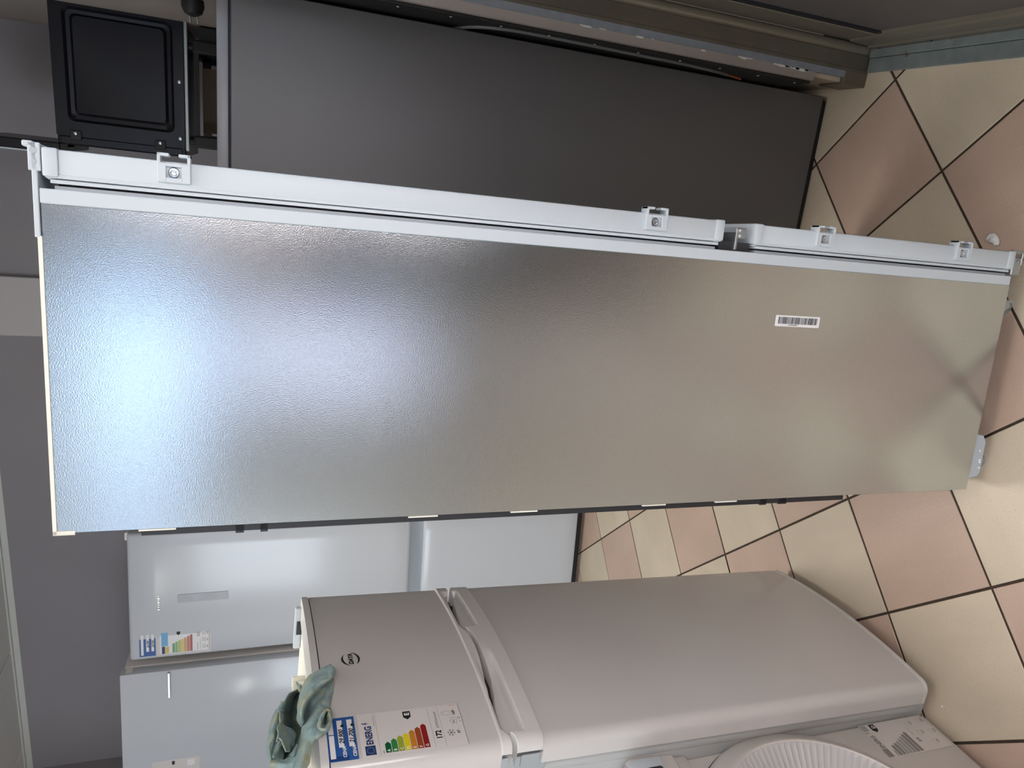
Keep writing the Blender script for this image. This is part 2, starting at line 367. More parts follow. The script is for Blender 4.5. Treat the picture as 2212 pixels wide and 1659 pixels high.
door = bpy.data.objects.new('door_1', None); C.objects.link(door); door.location = (2.05, -1.0, 0); door['kind'] = 'structure'
def dpart(b, name, m, smooth=False):
    o = b.build(name, m, None, smooth); o.parent = door; o.matrix_parent_inverse = Matrix.Translation((-2.05, 1.0, 0)); return o
b = MB(); b.rbox(1.993, 2.011, JY - .003, JY + .05, .06, 2.12, .002); dpart(b, 'painted_edge', M['blue_paint'])
b = MB(); b.rbox(2.0105, 2.0185, JY - .0045, JY + .05, .0, 2.12, .001); b.rbox(2.018, 2.0560, JY - .002, JY + .05, 0, 2.12, .002)
b.rbox(1.976, 2.012, JY - .005, JY + .09, .0, .075, .002)
dpart(b, 'frame_post', M['alu_brown'])
b = MB(); b.prism([(2.0555 + .0125 - .0125 * math.cos(t), JY - .001 - .008 * math.sin(t)) for t in [PI * k / 10 for k in range(11)]] + [(2.0805, JY + .05), (2.0555, JY + .05)], .02, 2.12)
dpart(b, 'frame_bead', M['alu_olive'], True)
b = MB(); b.rbox(2.083, 2.12, -1.106, JY + .02, .012, 2.1, .004); dpart(b, 'stile', M['alu_olive'])
b = MB(); b.box(2.090, 2.12, -1.95, -1.106, .10, 1.36); dpart(b, 'leaf_panel', M['door_panel'])
b = MB(); b.box(2.0845, 2.0925, -1.124, -1.1065, .095, 2.05); dpart(b, 'gasket', M['black_plastic'])
b = MB(); b.prism([(2.073, .012), (2.12, .012), (2.12, .10)] + [(2.098 - .02 * math.sin(t), .082 + .018 * math.cos(t)) for t in [PI / 2 * k / 6 for k in range(7)]] + [(2.0775, .03), (2.073, .026)], -1.95, -1.01, axis='y')
dpart(b, 'bottom_rail', M['alu_olive'], True)
b = MB(); b.rbox(2.014, 2.0500, -1.98, JY - .004, -.004, .006, .002); b.rbox(2.0505, 2.072, -1.98, JY - .004, -.004, .010, .002)
dpart(b, 'threshold', M['sill_paint'])
b = MB(); b.rbox(1.99, 2.06, -2.03, -1.98, 0, 2.12, .004); b.rbox(1.995, 2.06, -2.0, JY, 2.08, 2.12, .004); dpart(b, 'frame_post', M['alu_brown'])

# black slotted rail with its screws on the wall behind the grey fridge
t = thing('wall_rail', 'tall black strip with small screws on the wall beside the grey cabinet', 'rail', (1.965, -.8, .17))
b = MB(); b.rbox(-.001, .0055, -.190, .08, 0, 1.42, .0015); b.build('strip', M['black_rough'], t)
for z in [.12 * k + .03 for k in range(12)]:
    b = MB(); b.lathe([(.0035, 0), (.003, .0015), (.001, .002)], (-.001, -.165, z), (-1, 0, 0), 8); b.build('screw_head', M['zinc_dull'], t)
t = thing('hanging_cable', 'grey cable hanging down the black strip beside the grey cabinet', 'cable', (1.9575, -.86, .25))
def crom(pts, n=8):
    pts = [Vector(p) for p in pts]; out = []
    for i in range(len(pts) - 1):
        p0, p1, p2, p3 = pts[max(i - 1, 0)], pts[i], pts[i + 1], pts[min(i + 2, len(pts) - 1)]
        for k in range(n):
            s = k / n; out.append(.5 * ((2 * p1) + (p2 - p0) * s + (2 * p0 - 5 * p1 + 4 * p2 - p3) * s * s + (3 * p1 - p0 - 3 * p2 + p3) * s ** 3))
    out.append(pts[-1]); return out
b = MB(); b.tube(crom([(.005, .06, .88), (.004, .005, .865), (.004, -.055, .835), (.005, -.09, .76), (.005, -.093, .60), (.005, -.085, .45), (.005, -.08, .30), (.005, -.06, .18), (.005, -.04, .12)]), .0042, 7); b.build('cord', M['cable'], t, True)
b = MB(); b.tube(crom([(.005, -.04, .12), (.004, -.032, .09), (.003, -.028, .07)]), .003, 6); lab(b.build('wire_end', M['orange'], t, True), 'orange frayed wire end')

# ------------------------------------------------------------------ built-in fridge in the middle
A67 = math.radians(6.71)
fr = thing('built_in_fridge', 'tall built-in fridge freezer with bare metal side and white door edges', 'fridge', (1.09, -1.683, 0), A67)
D0 = .457; D1 = .476; D2 = .494; D3 = .526
b = MB(); b.box(.002, D0, .003, .535, .056, 1.826); b.build('cabinet', M['white_plastic'], fr)
b = MB(); b.rbox(.0, D0, .0, .003, .057, 1.8285, .0008, 1); lab(b.build('side_panel', M['galv'], fr), 'bare brushed metal side panel')
b = MB(); b.rbox(D0, D1, -.0012, .538, .060, 1.829, .001, 1); b.box(D0 + .004, D1 - .002, .02, .52, .045, .06); b.build('front_strip', M['white_plastic'], fr)
b = MB(); b.box(-.002, .415, -.0012, .538, 1.8285, 1.8335); b.box(-.0025, .0, -.0012, .0, 1.806, 1.8335); b.box(-.002, .0035, -.0012, .0, 1.806, 1.8335); lab(b.build('top_edge', M['cream'], fr), 'thin cream top edge')
# gaskets and doors
def fdoor(z0, z1, name):
    b = MB()
    b.box(D1, D1 + .0045, .006, .53, z0 + .01, z1 - .012, 0); b.box(D1 + .0045, D1 + .0075, .016, .52, z0 + .012, z1 - .014, 1)
    b.box(D1 + .0075, D1 + .012, .003, .53, z0 + .006, z1 - .008, 2); b.box(D1 + .012, D1 + .0138, .008, .53, z0 + .005, z1 - .006, 0); b.box(D1 + .0138, D2 + .001, .001, .53, z0 + .003, z1 - .003, 2)
    d = MB(); d.rbox(D2, D3, -.0005, .536, z0 + .018, z1 - .018, .003, 2)
    do = d.build(name, M['white_plastic'], fr, True)
    g = b.build('gasket', [M['gasket'], M['dark_gap'], M['white_plastic']], do)
    for a, c in ((z0, z0 + .0185), (z1 - .0185, z1)):
        e = MB(); e.rbox(D2 - .003, D3 + .0016, -.0028, .537, a, c, .003, 2); e.rbox(D2 - .006, D2 + .004, .004, .53, a + .003, c - .003, .002, 1); e.build('end_cap', M['white_plastic'], do, True)
    return do
du = fdoor(.787, 1.825, 'fridge_door'); dl = fdoor(.060, .722, 'freezer_door')
def clip(zc, par):
    t_ = .0075; x0, x1 = D2 + .004, .5235; h = .0205
    b = MB()
    b.rbox(x0, x1, -t_, 0, zc + .0095, zc + h, .0008, 1); b.rbox(x0, x1, -t_, 0, zc - h, zc - .0095, .0008, 1)
    b.rbox(x0, x0 + .0065, -t_, 0, zc - .0100, zc + .0100, .0006, 1); b.rbox(x1 - .0045, x1, -t_, 0, zc - .0100, zc + .0100, .0006, 1)
    b.box(x0 + .004, x1 - .002, -.0012, 0, zc - .0105, zc + .0105)
    for s in (-1, 1):
        z1 = zc + s * h; z0 = zc + s * (h - .004)
        b.rbox(x1 - .001, x1 + .0125, -t_, .014, min(z0, z1), max(z0, z1), .0006, 1)
        z2 = zc + s * (h - .0145); b.rbox(x1 + .0085, x1 + .0125, -t_, .012, min(z2, z1), max(z2, z1), .0006, 1)
    o = b.build('slide_clip', M['white_plastic'], par)
    s_ = MB(); c = (x0 + .0135, -.0012, zc + .0005)
    s_.lathe([(.0072, 0), (.0072, .0012), (.0058, .0034), (.0042, .0036), (.0030, .0014), (.0002, .001)], c, (0, -1, 0), 14); s_.build('screw', M['zinc'], par, True)
for z in (1.670, .927): clip(z, du)
for z in (.567, .214): clip(z, dl)
# hinges and brackets
b = MB(); b.rbox(.413, .532, -.0016, .11, 1.830, 1.8365, .001, 1); b.rbox(.497, .532, -.0016, .004, 1.826, 1.840, .001, 1); b.rbox(.526, .5335, -.0016, .06, 1.834, 1.846, .0015, 1)
hb = b.build('top_hinge', M['white_plastic'], fr)
b = MB(); b.lathe([(.004, 0), (.004, .0006)], (.522, -.0018, 1.8335), (0, -1, 0), 10); b.lathe([(.0026, 0), (.0026, .0006)], (.508, -.0018, 1.833), (0, -1, 0), 10); b.build('hinge_hole', M['gasket'], hb)
b = MB(); b.rbox(.478, .509, .004, .05, .7525, .7575, .001, 1); b.rbox(.498, .517, .0035, .006, .737, .7575, .001, 1)
mh = b.build('middle_hinge', M['zinc_dull'], fr)
b = MB(); b.lathe([(.0028, 0), (.0028, .0008)], (.5125, .0035, .751), (0, -1, 0), 10); b.lathe([(.0028, 0), (.0028, .0008)], (.503, .0035, .750), (0, -1, 0), 10); b.build('hinge_hole', M['white_plastic'], mh)
b = MB(); b.box(D1, D1 + .016, .01, .53, .722, .787); b.build('hinge_recess', M['dark_gap'], fr)
b = MB(); b.rbox(.478, .516, .004, .06, .030, .056, .002, 1); b.rbox(.500, .530, .003, .008, .028, .034, .001, 1); b.rbox(.524, .530, .003, .012, .030, .062, .001, 1); lab(b.build('bottom_hinge', M['zinc_dull'], fr), 'dark zinc hinge plate under the freezer door')
screw(fr, 'screw', (.507, .004, .043), (0, -1, 0), .004, 'zinc_dull')
b = MB(); b.prism([(.388, .055), (.425, .055), (.425, .030), (.412, .028)], .012, .05, axis='y'); b.rbox(.420, .4245, .004, .05, .026, .058, .001, 1); lab(b.build('foot_bracket', M['zinc_dull'], fr), 'angled dark metal foot bracket')
for x, y in ((.06, .03), (.42, .45), (.06, .5), (.41, .045)):
    b = MB(); b.lathe([(.018, 0), (.018, .012), (.009, .016), (.009, .06)], (x, y, 0), (0, 0, 1), 14); b.build('foot', M['zinc_dull'], fr, True)
b = MB(); b.prism([(.026, .057), (.030, .030), (.040, .024), (.110, .026), (.124, .036), (.128, .057)], .002, .06, axis='y'); fs = b.build('rear_foot_cover', M['gasket'], fr)
b = MB()
for x in (.05, .063, .068, .09): b.lathe([(.0028, 0), (.002, .002), (.0004, .003)], (x, .002, .034 + .004 * math.sin(x * 90)), (0, -1, 0), 7)
b.build('foam_crumb', M['styro'], fs)
b = MB(); b.box(.06, .45, .08, .5, .02, .056); b.build('base_pan', M['black_plastic'], fr)
b = MB(); b.box(-.011, .0, .004, .50, .405, 1.722); b.box(-.0145, .0, .004, .05, 1.580, 1.592); b.box(-.0145, .0, .004, .05, 1.545, 1.556); b.box(-.0135, 0, .004, .05, .55, .57); b.box(-.0135, 0, .004, .05, .60, .615)
bp = b.build('back_panel', M['black_plastic'], fr)
for z in (1.70, 1.30, 1.12, .86, .70):
    b = MB(); b.box(-.0022, .0, -.0006, .004, z - .025, z + .025); b.build('back_fold', M['cream'], bp)
# barcode sticker
sh = Sheet(lambda u, v, l: (.3455 + u, -.0002 - l, .5445 + v))
def rrect(w, h, r, n=5):
    p = []
    for cx, cy, a0 in ((w - r, r, -PI / 2), (w - r, h - r, 0), (r, h - r, PI / 2), (r, r, PI)):
        p += [(cx + r * math.cos(a0 + PI / 2 * k / n), cy + r * math.sin(a0 + PI / 2 * k / n)) for k in range(n + 1)]
    return p
sh.poly(rrect(.021, .104, .0022), M['paper_white'])
lb = sh.build('barcode_sticker', fr)
sh = Sheet(lambda u, v, l: (.3455 + u, -.0008 - l, .5445 + v))
rb = random.Random(3); z = .0062
while z < .0965:
    w = rb.choice((.0007, .0007, .0012, .0012, .002)); sh.rect(.0052, .0178, z, z + w, M['ink'], nu=1); z += w + rb.choice((.0008, .0010, .0016))
sh.text('6905030488641', .0018, .073, .0034, M['ink'], rot=-PI / 2, sx=1.0)
sh.build('barcode_print', lb)

# ------------------------------------------------------------------ grey fridge by the door, seen from its side
g = thing('grey_fridge', 'tall grey metal fridge seen from its plain side next to the door', 'fridge', (1.957, -.876, 0), math.radians(2.0))
b = MB(); b.rbox(-.59, 0, 0, .6, .02, 1.6275, .002, 1); b.build('cabinet', M['grey_paint'], g)
b = MB(); b.box(-.588, -.002, .003, .59, 1.6275, 1.6315); b.build('joint', M['dark_gap'], g)
b = MB(); b.rbox(-.60, .003, -.0025, .605, 1.6315, 1.656, .003, 2); b.build('top_cap', M['grey_cap'], g, True)
b = MB(); b.rbox(-.655, -.60, .002, .598, .60, 1.62, .006, 2); b.rbox(-.655, -.60, .002, .598, .06, .594, .006, 2); b.build('front_door', M['grey_paint'], g, True)
b = MB(); b.box(-.57, -.01, .01, .59, 0, .02); b.build('plinth', M['black_plastic'], g)

# ------------------------------------------------------------------ metal stand with the black oven on it, behind the grey fridge
t = thing('metal_stand', 'black tubular metal stand under the black oven behind the grey fridge', 'stand', (1.76, .22, 0))
for x in (1.614, 1.905):
    for y in (.02, .42):
        b = MB(); b.rbox(x - .02 - 1.76, x + .02 - 1.76, y - .02 - .22, y + .02 - .22, 0, 1.775, .006, 2); b.build('leg', M['black_rough'], t)
b = MB(); b.box(-.165, .165, .18, .22, 1.745, 1.7725); b.build('crossbar', M['black_rough'], t)
b = MB(); b.box(-.165, .165, -.215, -.2, 1.757, 1.7725); b.build('crossbar', M['black_rough'], t)
b = MB(); b.box(-.165, .165, -.21, .21, 1.30, 1.32); b.build('shelf', M['black_rough'], t)
b = MB(); b.box(.145, .205, -.205, .2, .2, 1.757); b.build('side_plate', M['black_rough'], t)
c_ = MB(); c_.box(-.115, .09, -.13, .19, 0, .43); c_.box(-.115, .09, -.132, -.128, .41, .432)
tag(c_.build('carton', M['brown_card'], None), 'dark brown cardboard carton on the black metal stand', 'box').location = (1.76, .22, 1.32)
ov = thing('black_oven', 'black enamelled oven with pressed panel and raised lid above the grey fridge', 'oven', (1.77, .24, 1.775))
oX, oY, oZ = 1.77, .24, 1.775
def ob(x0, x1, y0, y1, z0, z1): return (x0 - oX, x1 - oX, y0 - oY, y1 - oY, z0 - oZ, z1 - oZ)
b = MB(); b.rbox(*ob(1.560, 2.0, .010, .50, 1.80, 2.172), .004, 1); b.build('body', M['black_enamel'], ov)
def rr(x0, x1, z0, z1, r, n=5):
    return [(x0 + p[0], z0 + p[1]) for p in rrect(x1 - x0, z1 - z0, r, n)]
b = MB(); rings = [(1.588, 2.0, 1.803, 2.172, .003, 0.0), (1.632, 1.962, 1.832, 2.137, .02, 0.0), (1.640, 1.955, 1.840, 2.129, .018, .009), (1.652, 1.945, 1.850, 2.118, .016, .010), (1.660, 1.938, 1.858, 2.110, .014, .002)]
n_ = None
for x0, x1, z0, z1, r, y in rings:
    R_ = [(x - oX, y - oY, z - oZ) for x, z in rr(x0, x1, z0, z1, r)]; n_ = len(R_); b.v += R_
for k in range(len(rings) - 1):
    for q in range(n_): b.f.append([k * n_ + q, k * n_ + (q + 1) % n_, (k + 1) * n_ + (q + 1) % n_, (k + 1) * n_ + q]); b.m.append(0)
b.f.append([(len(rings) - 1) * n_ + q for q in range(n_)]); b.m.append(0)
# fold the sheet's left and bottom edge back
b.box(*ob(1.5875, 1.590, .001, .012, 1.803, 2.172)); b.box(*ob(1.59, 2.0, .001, .012, 1.802, 1.8045))
pn = b.build('pressed_panel', M['black_enamel'], ov, True)
b = MB(); b.rbox(*ob(1.563, 1.586, .004, .012, 1.81, 2.165), .002, 1); b.build('side_flange', M['black_enamel'], ov)
for z in (2.118, 1.876):
    b = MB(); b.rbox(*ob(1.576, 1.606, -.006, .002, z - .016, z + .016), .002, 1); br = b.build('bracket', M['black_rough'], ov); screw(br, 'screw', (1.597 - oX, -.006 - oY, z - oZ), (0, -1, 0), .0055, 'zinc')
for x, z in ((1.792, 1.815), (1.618, 1.816)): screw(pn, 'screw', (x - oX, 0 - oY, z - oZ), (0, -1, 0), .006, 'zinc')
b = MB(); b.rbox(*ob(1.58, 1.985, -.001, .03, 1.789, 1.8005), .002, 1); lab(b.build('bottom_trim', M['zinc_dull'], ov), 'pale metal strip under the panel')
for x in (1.614, 1.905):
    for y in (.03, .42):
        b = MB(); b.lathe([(.012, 0), (.012, .017)], (x - oX, y - oY, 1.7755 - oZ), (0, 0, 1), 10); b.build('foot', M['black_plastic'], ov)
b = MB(); b.rbox(*ob(1.532, 1.563, 0, .42, 2.165, 2.42), .003, 1); b.rbox(*ob(1.545, 1.60, .1, .2, 2.165, 2.18), .003, 1); ld = b.build('lid', M['black_enamel'], ov)
b = MB(); b.box(*ob(1.5275, 1.5325, -.001, .42, 2.19, 2.42)); lab(b.build('lid_edge', M['white_plastic'], ld), 'white rim of the raised lid')
# plug hanging beside it
pg = thing('power_plug', 'black two-pin mains plug hanging against the beige wall', 'plug', (1.938, -.60, 1.694))
x0 = .010
b = MB(); b.lathe([(.008, .042), (.020, .036), (.0265, .022), (.0265, .006), (.020, 0), (.007, -.004)], (x0 + .012, 0, .031), (-.97, 0, -.05), 16); b.build('plug_body', M['black_plastic'], pg, True)
for dz in (-.0085, .0085):
    b = MB(); b.lathe([(.0024, 0), (.0024, .016), (.0012, .018)], (x0 - .027, 0, .029 + dz), (-.97, 0, -.1), 8); b.build('pin', M['zinc_dull'], pg, True)
b = MB(); b.tube(crom([(x0 + .014, 0, .034), (x0 + .018, .0, .06), (x0 + .012, .01, .16), (x0 - .0, .04, .32), (x0 - .01, .09, .36)]), .004, 7); b.build('cord', M['black_plastic'], pg, True)

# ------------------------------------------------------------------ the two white fridges at the back wall
def dome_door(b, x0, x1, z0, z1, y_back, y_edge, bulge, nx=14, nz=18, r=.012):
    """rounded, faintly domed door skin facing -y"""
    P = []
    for k in range(nz + 1):
        row = []
        for i in range(nx + 1):
            u = i / nx; v = k / nz
            eu = min(u, 1 - u) * (x1 - x0); ev = min(v, 1 - v) * (z1 - z0)
            def edge(e): return 0 if e >= r else r - math.sqrt(max(r * r - (r - e) ** 2, 0))
            y = y_edge - bulge * (1 - (2 * u - 1) ** 2) + edge(eu) + edge(ev)
            row.append((x0 + u * (x1 - x0), y, z0 + v * (z1 - z0)))
        P.append(row)
    # warp the spacing so that edge rows are tight
    b.grid(P)
    b.box(x0 + .002, x1 - .002, y_edge + r * .9, y_back, z0 + .002, z1 - .002)
def warp(n, r, L):
    a = [0, r * .12, r * .4, r]; return a + [r + (L - 2 * r) * k / n for k in range(1, n)] + [L - x for x in a[::-1]]
def door_skin(b, x0, x1, z0, z1, yb, bulge=.004, r=.014):
    us = warp(10, r, x1 - x0); vs_ = warp(12, r, z1 - z0); P = []
    for v in vs_:
        row = []
        for u in us:
            def edge(e): return 0 if e >= r else r - math.sqrt(max(r * r - (r - e) ** 2, 0))
            y = -bulge * (1 - (2 * u / (x1 - x0) - 1) ** 2) + edge(min(u, x1 - x0 - u)) + edge(min(v, z1 - z0 - v))
            row.append((x0 + u, y, z0 + v))
        P.append(row)
    b.grid(P); b.box(x0 + .001, x1 - .001, r * .95, yb, z0 + .001, z1 - .001)
w1 = thing('white_fridge', 'white fridge freezer at the back with small grey strip and colour label', 'fridge', (.052, .187, 0), A67)
b = MB(); b.rbox(-.572, -.002, .068, .64, .045, 2.06, .003, 1); b.build('cabinet', M['white_side'], w1)
b = MB(); door_skin(b, -.575, 0, .893, 2.072, .058, .006, .016); d1 = b.build('fridge_door', M['white_enamel'], w1, True)
b = MB(); door_skin(b, -.575, 0, .045, .832, .058, .003, .010); b.build('freezer_door', M['white_enamel'], w1, True)
b = MB(); b.box(-.568, -.006, .054, .070, .05, 2.05); b.box(-.566, -.004, .03, .07, .83, .895); b.build('gasket', M['gasket'], w1)
b = MB(); b.box(-.56, -.01, .05, .6, 0, .045); b.build('plinth', M['black_plastic'], w1)
b = MB(); b.rbox(-.035, -.0, .02, .075, 2.066, 2.082, .003, 1); b.build('hinge_cover', M['white_side'], w1)
b = MB(); b.rbox(-.318, -.280, -.0078, -.004, 1.684, 1.884, .0008, 1); lab(b.build('handle_strip', M['film_grey'], d1), 'grey film-covered vertical strip')
b = MB(); xx = -.345
for w_, h_ in ((.0085, .009), (.0085, .0075), (.006, .008), (.0085, .0085), (.004, .006), (.007, .009), (.004, .005)):
    b.rbox(xx, xx + w_, -.0085, -.005, 1.957 - h_ / 2, 1.957 + h_ / 2, .0012, 1); xx += w_ + .003
lab(b.build('emblem', M['chrome'], d1), 'small row of shiny chrome letters')
def wsheet(x, z, dx): return Sheet(lambda u, v, l: (x + u, dx - l, z + v))
sh = wsheet(-.560, 1.756, -.0030); sh.rect(0, .122, -.002, .212, M['paper'], nu=4); lbl = sh.build('energy_label', d1)
sh = wsheet(-.556, 1.760, -.0036)
sh.rect(.005, .105, .004, .196, M['paper_white'], nu=4, lift=.0)
sh.rect(.040, .104, .164, .190, M['cyan']); sh.rect(.004, .038, .176, .188, M['navy']); sh.rect(.006, .036, .160, .175, M['amber'])
for k, (m, L) in enumerate((('pale_a', .046), ('pale_b', .052), ('pale_c', .058), ('pale_d', .063), ('pale_e', .068), ('pale_f', .074), ('pale_g', .080))):
    sh.arrow(.006, .137 - k * .0115, L, .0103, M[m])
sh.arrow(.112, .116, -.026, .014, M['ink'], tip=-.006)
sh.rect(.01, .045, .047, .049, M['grey_ink_light']); sh.rect(.01, .06, .036, .0375, M['grey_ink_light']); sh.text('322', .072, .040, .014, M['grey_ink'], .0003)
for u in (.014, .046, .078): sh.rect(u, u + .02, .014, .03, M['paper']); sh.rect(u + .002, u + .014, .007, .010, M['grey_ink'])
sh.rect(.004, .108, .001, .002, M['grey_ink'])
sh.build('label_print', lbl)
sh = wsheet(-.556, 1.972, -.0030); sh.rect(0, .108, 0, .062, M['price_blue']); pl = sh.build('price_label', d1)
sh = wsheet(-.556, 1.972, -.0036); sh.rect(.006, .100, .046, .056, M['paper_white']); sh.rect(.022, .100, .025, .036, M['paper_white']); sh.rect(.022, .100, .006, .016, M['paper_white'])
sh.text('26.990', .040, .0255, .012, M['ink'], .0003, .3); sh.text('24.990', .040, .0065, .012, M['ink'], .0003, .3); sh.build('price_print', pl)

w2 = thing('white_fridge', 'white fridge at the far left with short horizontal chrome bar', 'fridge', (-.545, .070, 0), A67)
b = MB(); b.rbox(-.60, -.002, .062, .70, .05, 2.095, .004, 1); b.build('cabinet', M['white_side'], w2)
b = MB(); b.rbox(-.602, 0, 0, .046, .05, 2.105, .006, 2); d2 = b.build('fridge_door', M['white_enamel'], w2, True)
b = MB(); b.rbox(-.598, -.0005, .0155, .0468, .052, 2.1035, .003, 1); b.box(-.008, .0008, .012, .05, 2.06, 2.085); b.build('door_edge', M['white_side'], w2)
b = MB(); b.box(-.595, -.008, .045, .064, .06, 2.09); b.build('gasket', M['gasket'], w2)
b = MB(); b.rbox(-.125, -.006, -.012, .001, 1.911, 1.923, .002, 1); b.build('chrome_bar', M['chrome'], d2)
b = MB(); b.box(-.59, -.01, .05, .65, 0, .05); b.build('plinth', M['black_plastic'], w2)
sh = Sheet(lambda u, v, l: (-.53 + u, -.0002 - l, 1.80 + v)); sh.rect(0, .095, 0, .19, M['paper'], nu=3); lbl2 = sh.build('energy_label', d2)
sh = Sheet(lambda u, v, l: (-.53 + u, -.0008 - l, 1.80 + v)); sh.arrow(.088, .10, -.02, .012, M['ink'], tip=-.005); sh.build('class_arrow', lbl2)
sh = Sheet(lambda u, v, l: (-.53 + u, -.0008 - l, 1.80 + v)); sh.rect(.055, .085, .02, .05, M['paper_white']); sh.build('icon_box', lbl2)

# ------------------------------------------------------------------ silver fridge in front left, slightly leaning forward
a2 = Vector((0.05355174, -0.99848601, -0.01256604)); Nn = Vector((0.99787603, 0.05397796, -0.03646641)); b3 = Vector((0.03708949, -0.01058651, 0.99925587)); SO = Vector((.567, -1.186, .05))
H0 = .05; SB = SO - b3 * H0; X_ = -a2; Y_ = -Nn
sm = Matrix(((X_.x, Y_.x, b3.x, SB.x), (X_.y, Y_.y, b3.y, SB.y), (X_.z, Y_.z, b3.z, SB.z), (0, 0, 0, 1)))
sf = thing('silver_fridge', 'silver top-freezer fridge with bowed doors and price label, cloth on top', 'fridge', matrix=sm)
def prof(s):
    p = .024 * (1 - ((min(s, .527) - .265) / .28) ** 2)
    if s > .527: u = min(s - .527, .027); p -= .027 - math.sqrt(max(.027 ** 2 - u * u, 0))
    if s < 0: p -= min(.006, .006 - math.sqrt(max(.006 ** 2 - min(-s, .006) ** 2, 0)))
    return p
SS = [-.0075, -.0055, -.003] + [.0 + .03 * k for k in range(17)] + [.505, .527, .532, .536, .540, .544, .547, .550, .552, .5535, .554]
def Q(s, h, o): return (-s, -o, h + H0)             # front coordinates -> local
def door_prism(b, h0, h1, out=0.0, back=-.050, mi=None):
    poly = [(-s, -(prof(s) + out)) for s in SS] + [(-.554, -back), (.0075, -back)]
    b.prism(poly[::-1], h0 + H0, h1 + H0, mi)
b = MB(); door_prism(b, .004, 1.000); fd = b.build('fridge_door', M['silver_paint'], sf, True)
b = MB(); door_prism(b, -.006, .004, .0018); b.build('door_lip', M['silver_plastic'], fd, True)
b = MB(); door_prism(b, 1.084, 1.396); zd = b.build('freezer_door', M['silver_paint'], sf, True)
b = MB(); door_prism(b, 1.3985, 1.413, .0022); b.build('top_cap', M['silver_plastic'], zd, True)
b = MB(); door_prism(b, 1.3955, 1.399, -.003); b.build('cap_groove', M['dark_gap'], zd, True)
b = MB(); b.rbox(-.537, .006, .058, .55, .014, 1.395 + H0, .004, 1); b.build('cabinet', M['silver_side'], sf)
b = MB(); b.rbox(-.5355, .004, .040, .0600, .03, 1.39 + H0, .002, 1); b.build('gasket', M['gasket'], sf)
b = MB(); b.prism([(-.5400, .068), (-.537, .062), (-.537, .088), (-.5400, .084)], .05, 1.40 + H0); b.build('side_bead', M['silver_side'], sf, True)
b = MB(); b.box(-.525, -.005, .052, .060, .016, .05); b.build('plinth', M['black_plastic'], sf)
for x, y in ((-.50, .09), (-.03, .09), (-.50, .52), (-.03, .52)): b = MB(); b.lathe([(.018, 0), (.018, .012), (.010, .016)], (x, y, -.006 if y < .3 else .012), (0, 0, 1), 12); b.build('foot', M['black_plastic'], sf, True)
b = MB(); b.rbox(-.540, .006, .050, .55, 1.395 + H0, 1.409 + H0, .004, 1); b.build('top_plate', M['cream'], sf)
b = MB(); b.rbox(-.016, -.002, .016, .125, 1.409 + H0, 1.426 + H0, .003, 2); hc = b.build('hinge_cover', M['white_plastic'], sf); b = MB(); b.box(-.018, -.015, .05, .085, 1.409 + H0, 1.421 + H0); b.build('hinge_slot', M['dark_gap'], hc)
for s_ in (.165, .182): b = MB(); b.rbox(-s_ - .006, -s_, .09, .115, 1.405 + H0, 1.437 + H0, .002, 2); b.build('top_clip', M['cream'], sf)
b = MB(); b.rbox(-.5425, -.536, .040, .19, .985 + H0, 1.120 + H0, .002, 1); b.rbox(-.5455, -.5415, .034, .060, 1.000 + H0, 1.040 + H0, .001, 1); hp = b.build('hinge_plate', M['zinc_dull'], sf)
screw(hp, 'screw', (-.5425, .088, 1.045 + H0), (-1, 0, 0), .005, 'zinc')
b = MB(); b.prism(([(-s, -(prof(s) - .037)) for s in SS if s < .52] + [(-.51, .058), (.0, .058)])[::-1], 1.002 + H0, 1.083 + H0); b.build('gap_shade', M['dark_gap'], sf)  # near-black filler stands in for the shade between the doors
# handle trims with finger scoops
GP = [(-.02, 1.050), (.012, 1.050), (.022, 1.052), (.06, 1.060), (.12, 1.067), (.16, 1.071), (.20, 1.071), (.213, 1.067), (.225, 1.061), (.245, 1.058), (.276, 1.057), (.32, 1.058), (.362, 1.061), (.40, 1.067), (.44, 1.074), (.48, 1.0765), (.515, 1.0755), (.528, 1.068), (.535, 1.062), (.547, 1.059), (.60, 1.059)]
def gap(s):
    for (a, c), (d, e) in zip(GP[:-1], GP[1:]):
        if a <= s <= d: t = (s - a) / (d - a); t = t * t * (3 - 2 * t) if abs(e - c) > .004 else t; return c + (e - c) * t
    return GP[-1][1]
def sst(x): x = max(0, min(1, x)); return x * x * (3 - 2 * x)
def scoop(s):
    return max(sst((s - .018) / .012) * sst((.205 - s) / .016), sst((s - .285) / .10) * sst((.526 - s) / .008))
SF = [-.0075, -.0055, -.003] + [.0 + .004 * k for k in range(1, 132)] + [.527, .531, .535, .539, .543, .546, .549, .5515, .553, .554]
b = MB(); P = []
for s in SF:
    sc_ = scoop(s); g1 = gap(s) - .0050 - .006 * sc_; row = []; hr = 1.033
    hs = [1.000, 1.0012, 1.008, 1.016] + [1.016 + (hr - 1.016) * t for t in (.3, .6, .8, .9, 1.0)] + [hr + (g1 - hr) * t for t in (.08, .16, .25, .4, .6, .8, .94, 1.0)]
    for h in hs:
        o = prof(s) + .0045 - (.0035 if h < 1.0005 else 0)
        t = (h - hr + .002) / .010
        o -= sc_ * (.015 * sst(t) + .018 * max(0, (h - hr) / .04))
        if h == hs[-1]: o -= .002
        row.append(Q(s, h, o))
    row.append(Q(s, g1, prof(s) - .045)); P.append(row)
b.grid(P); b.build('lower_handle', M['silver_plastic'], fd, True)
b = MB(); P = []
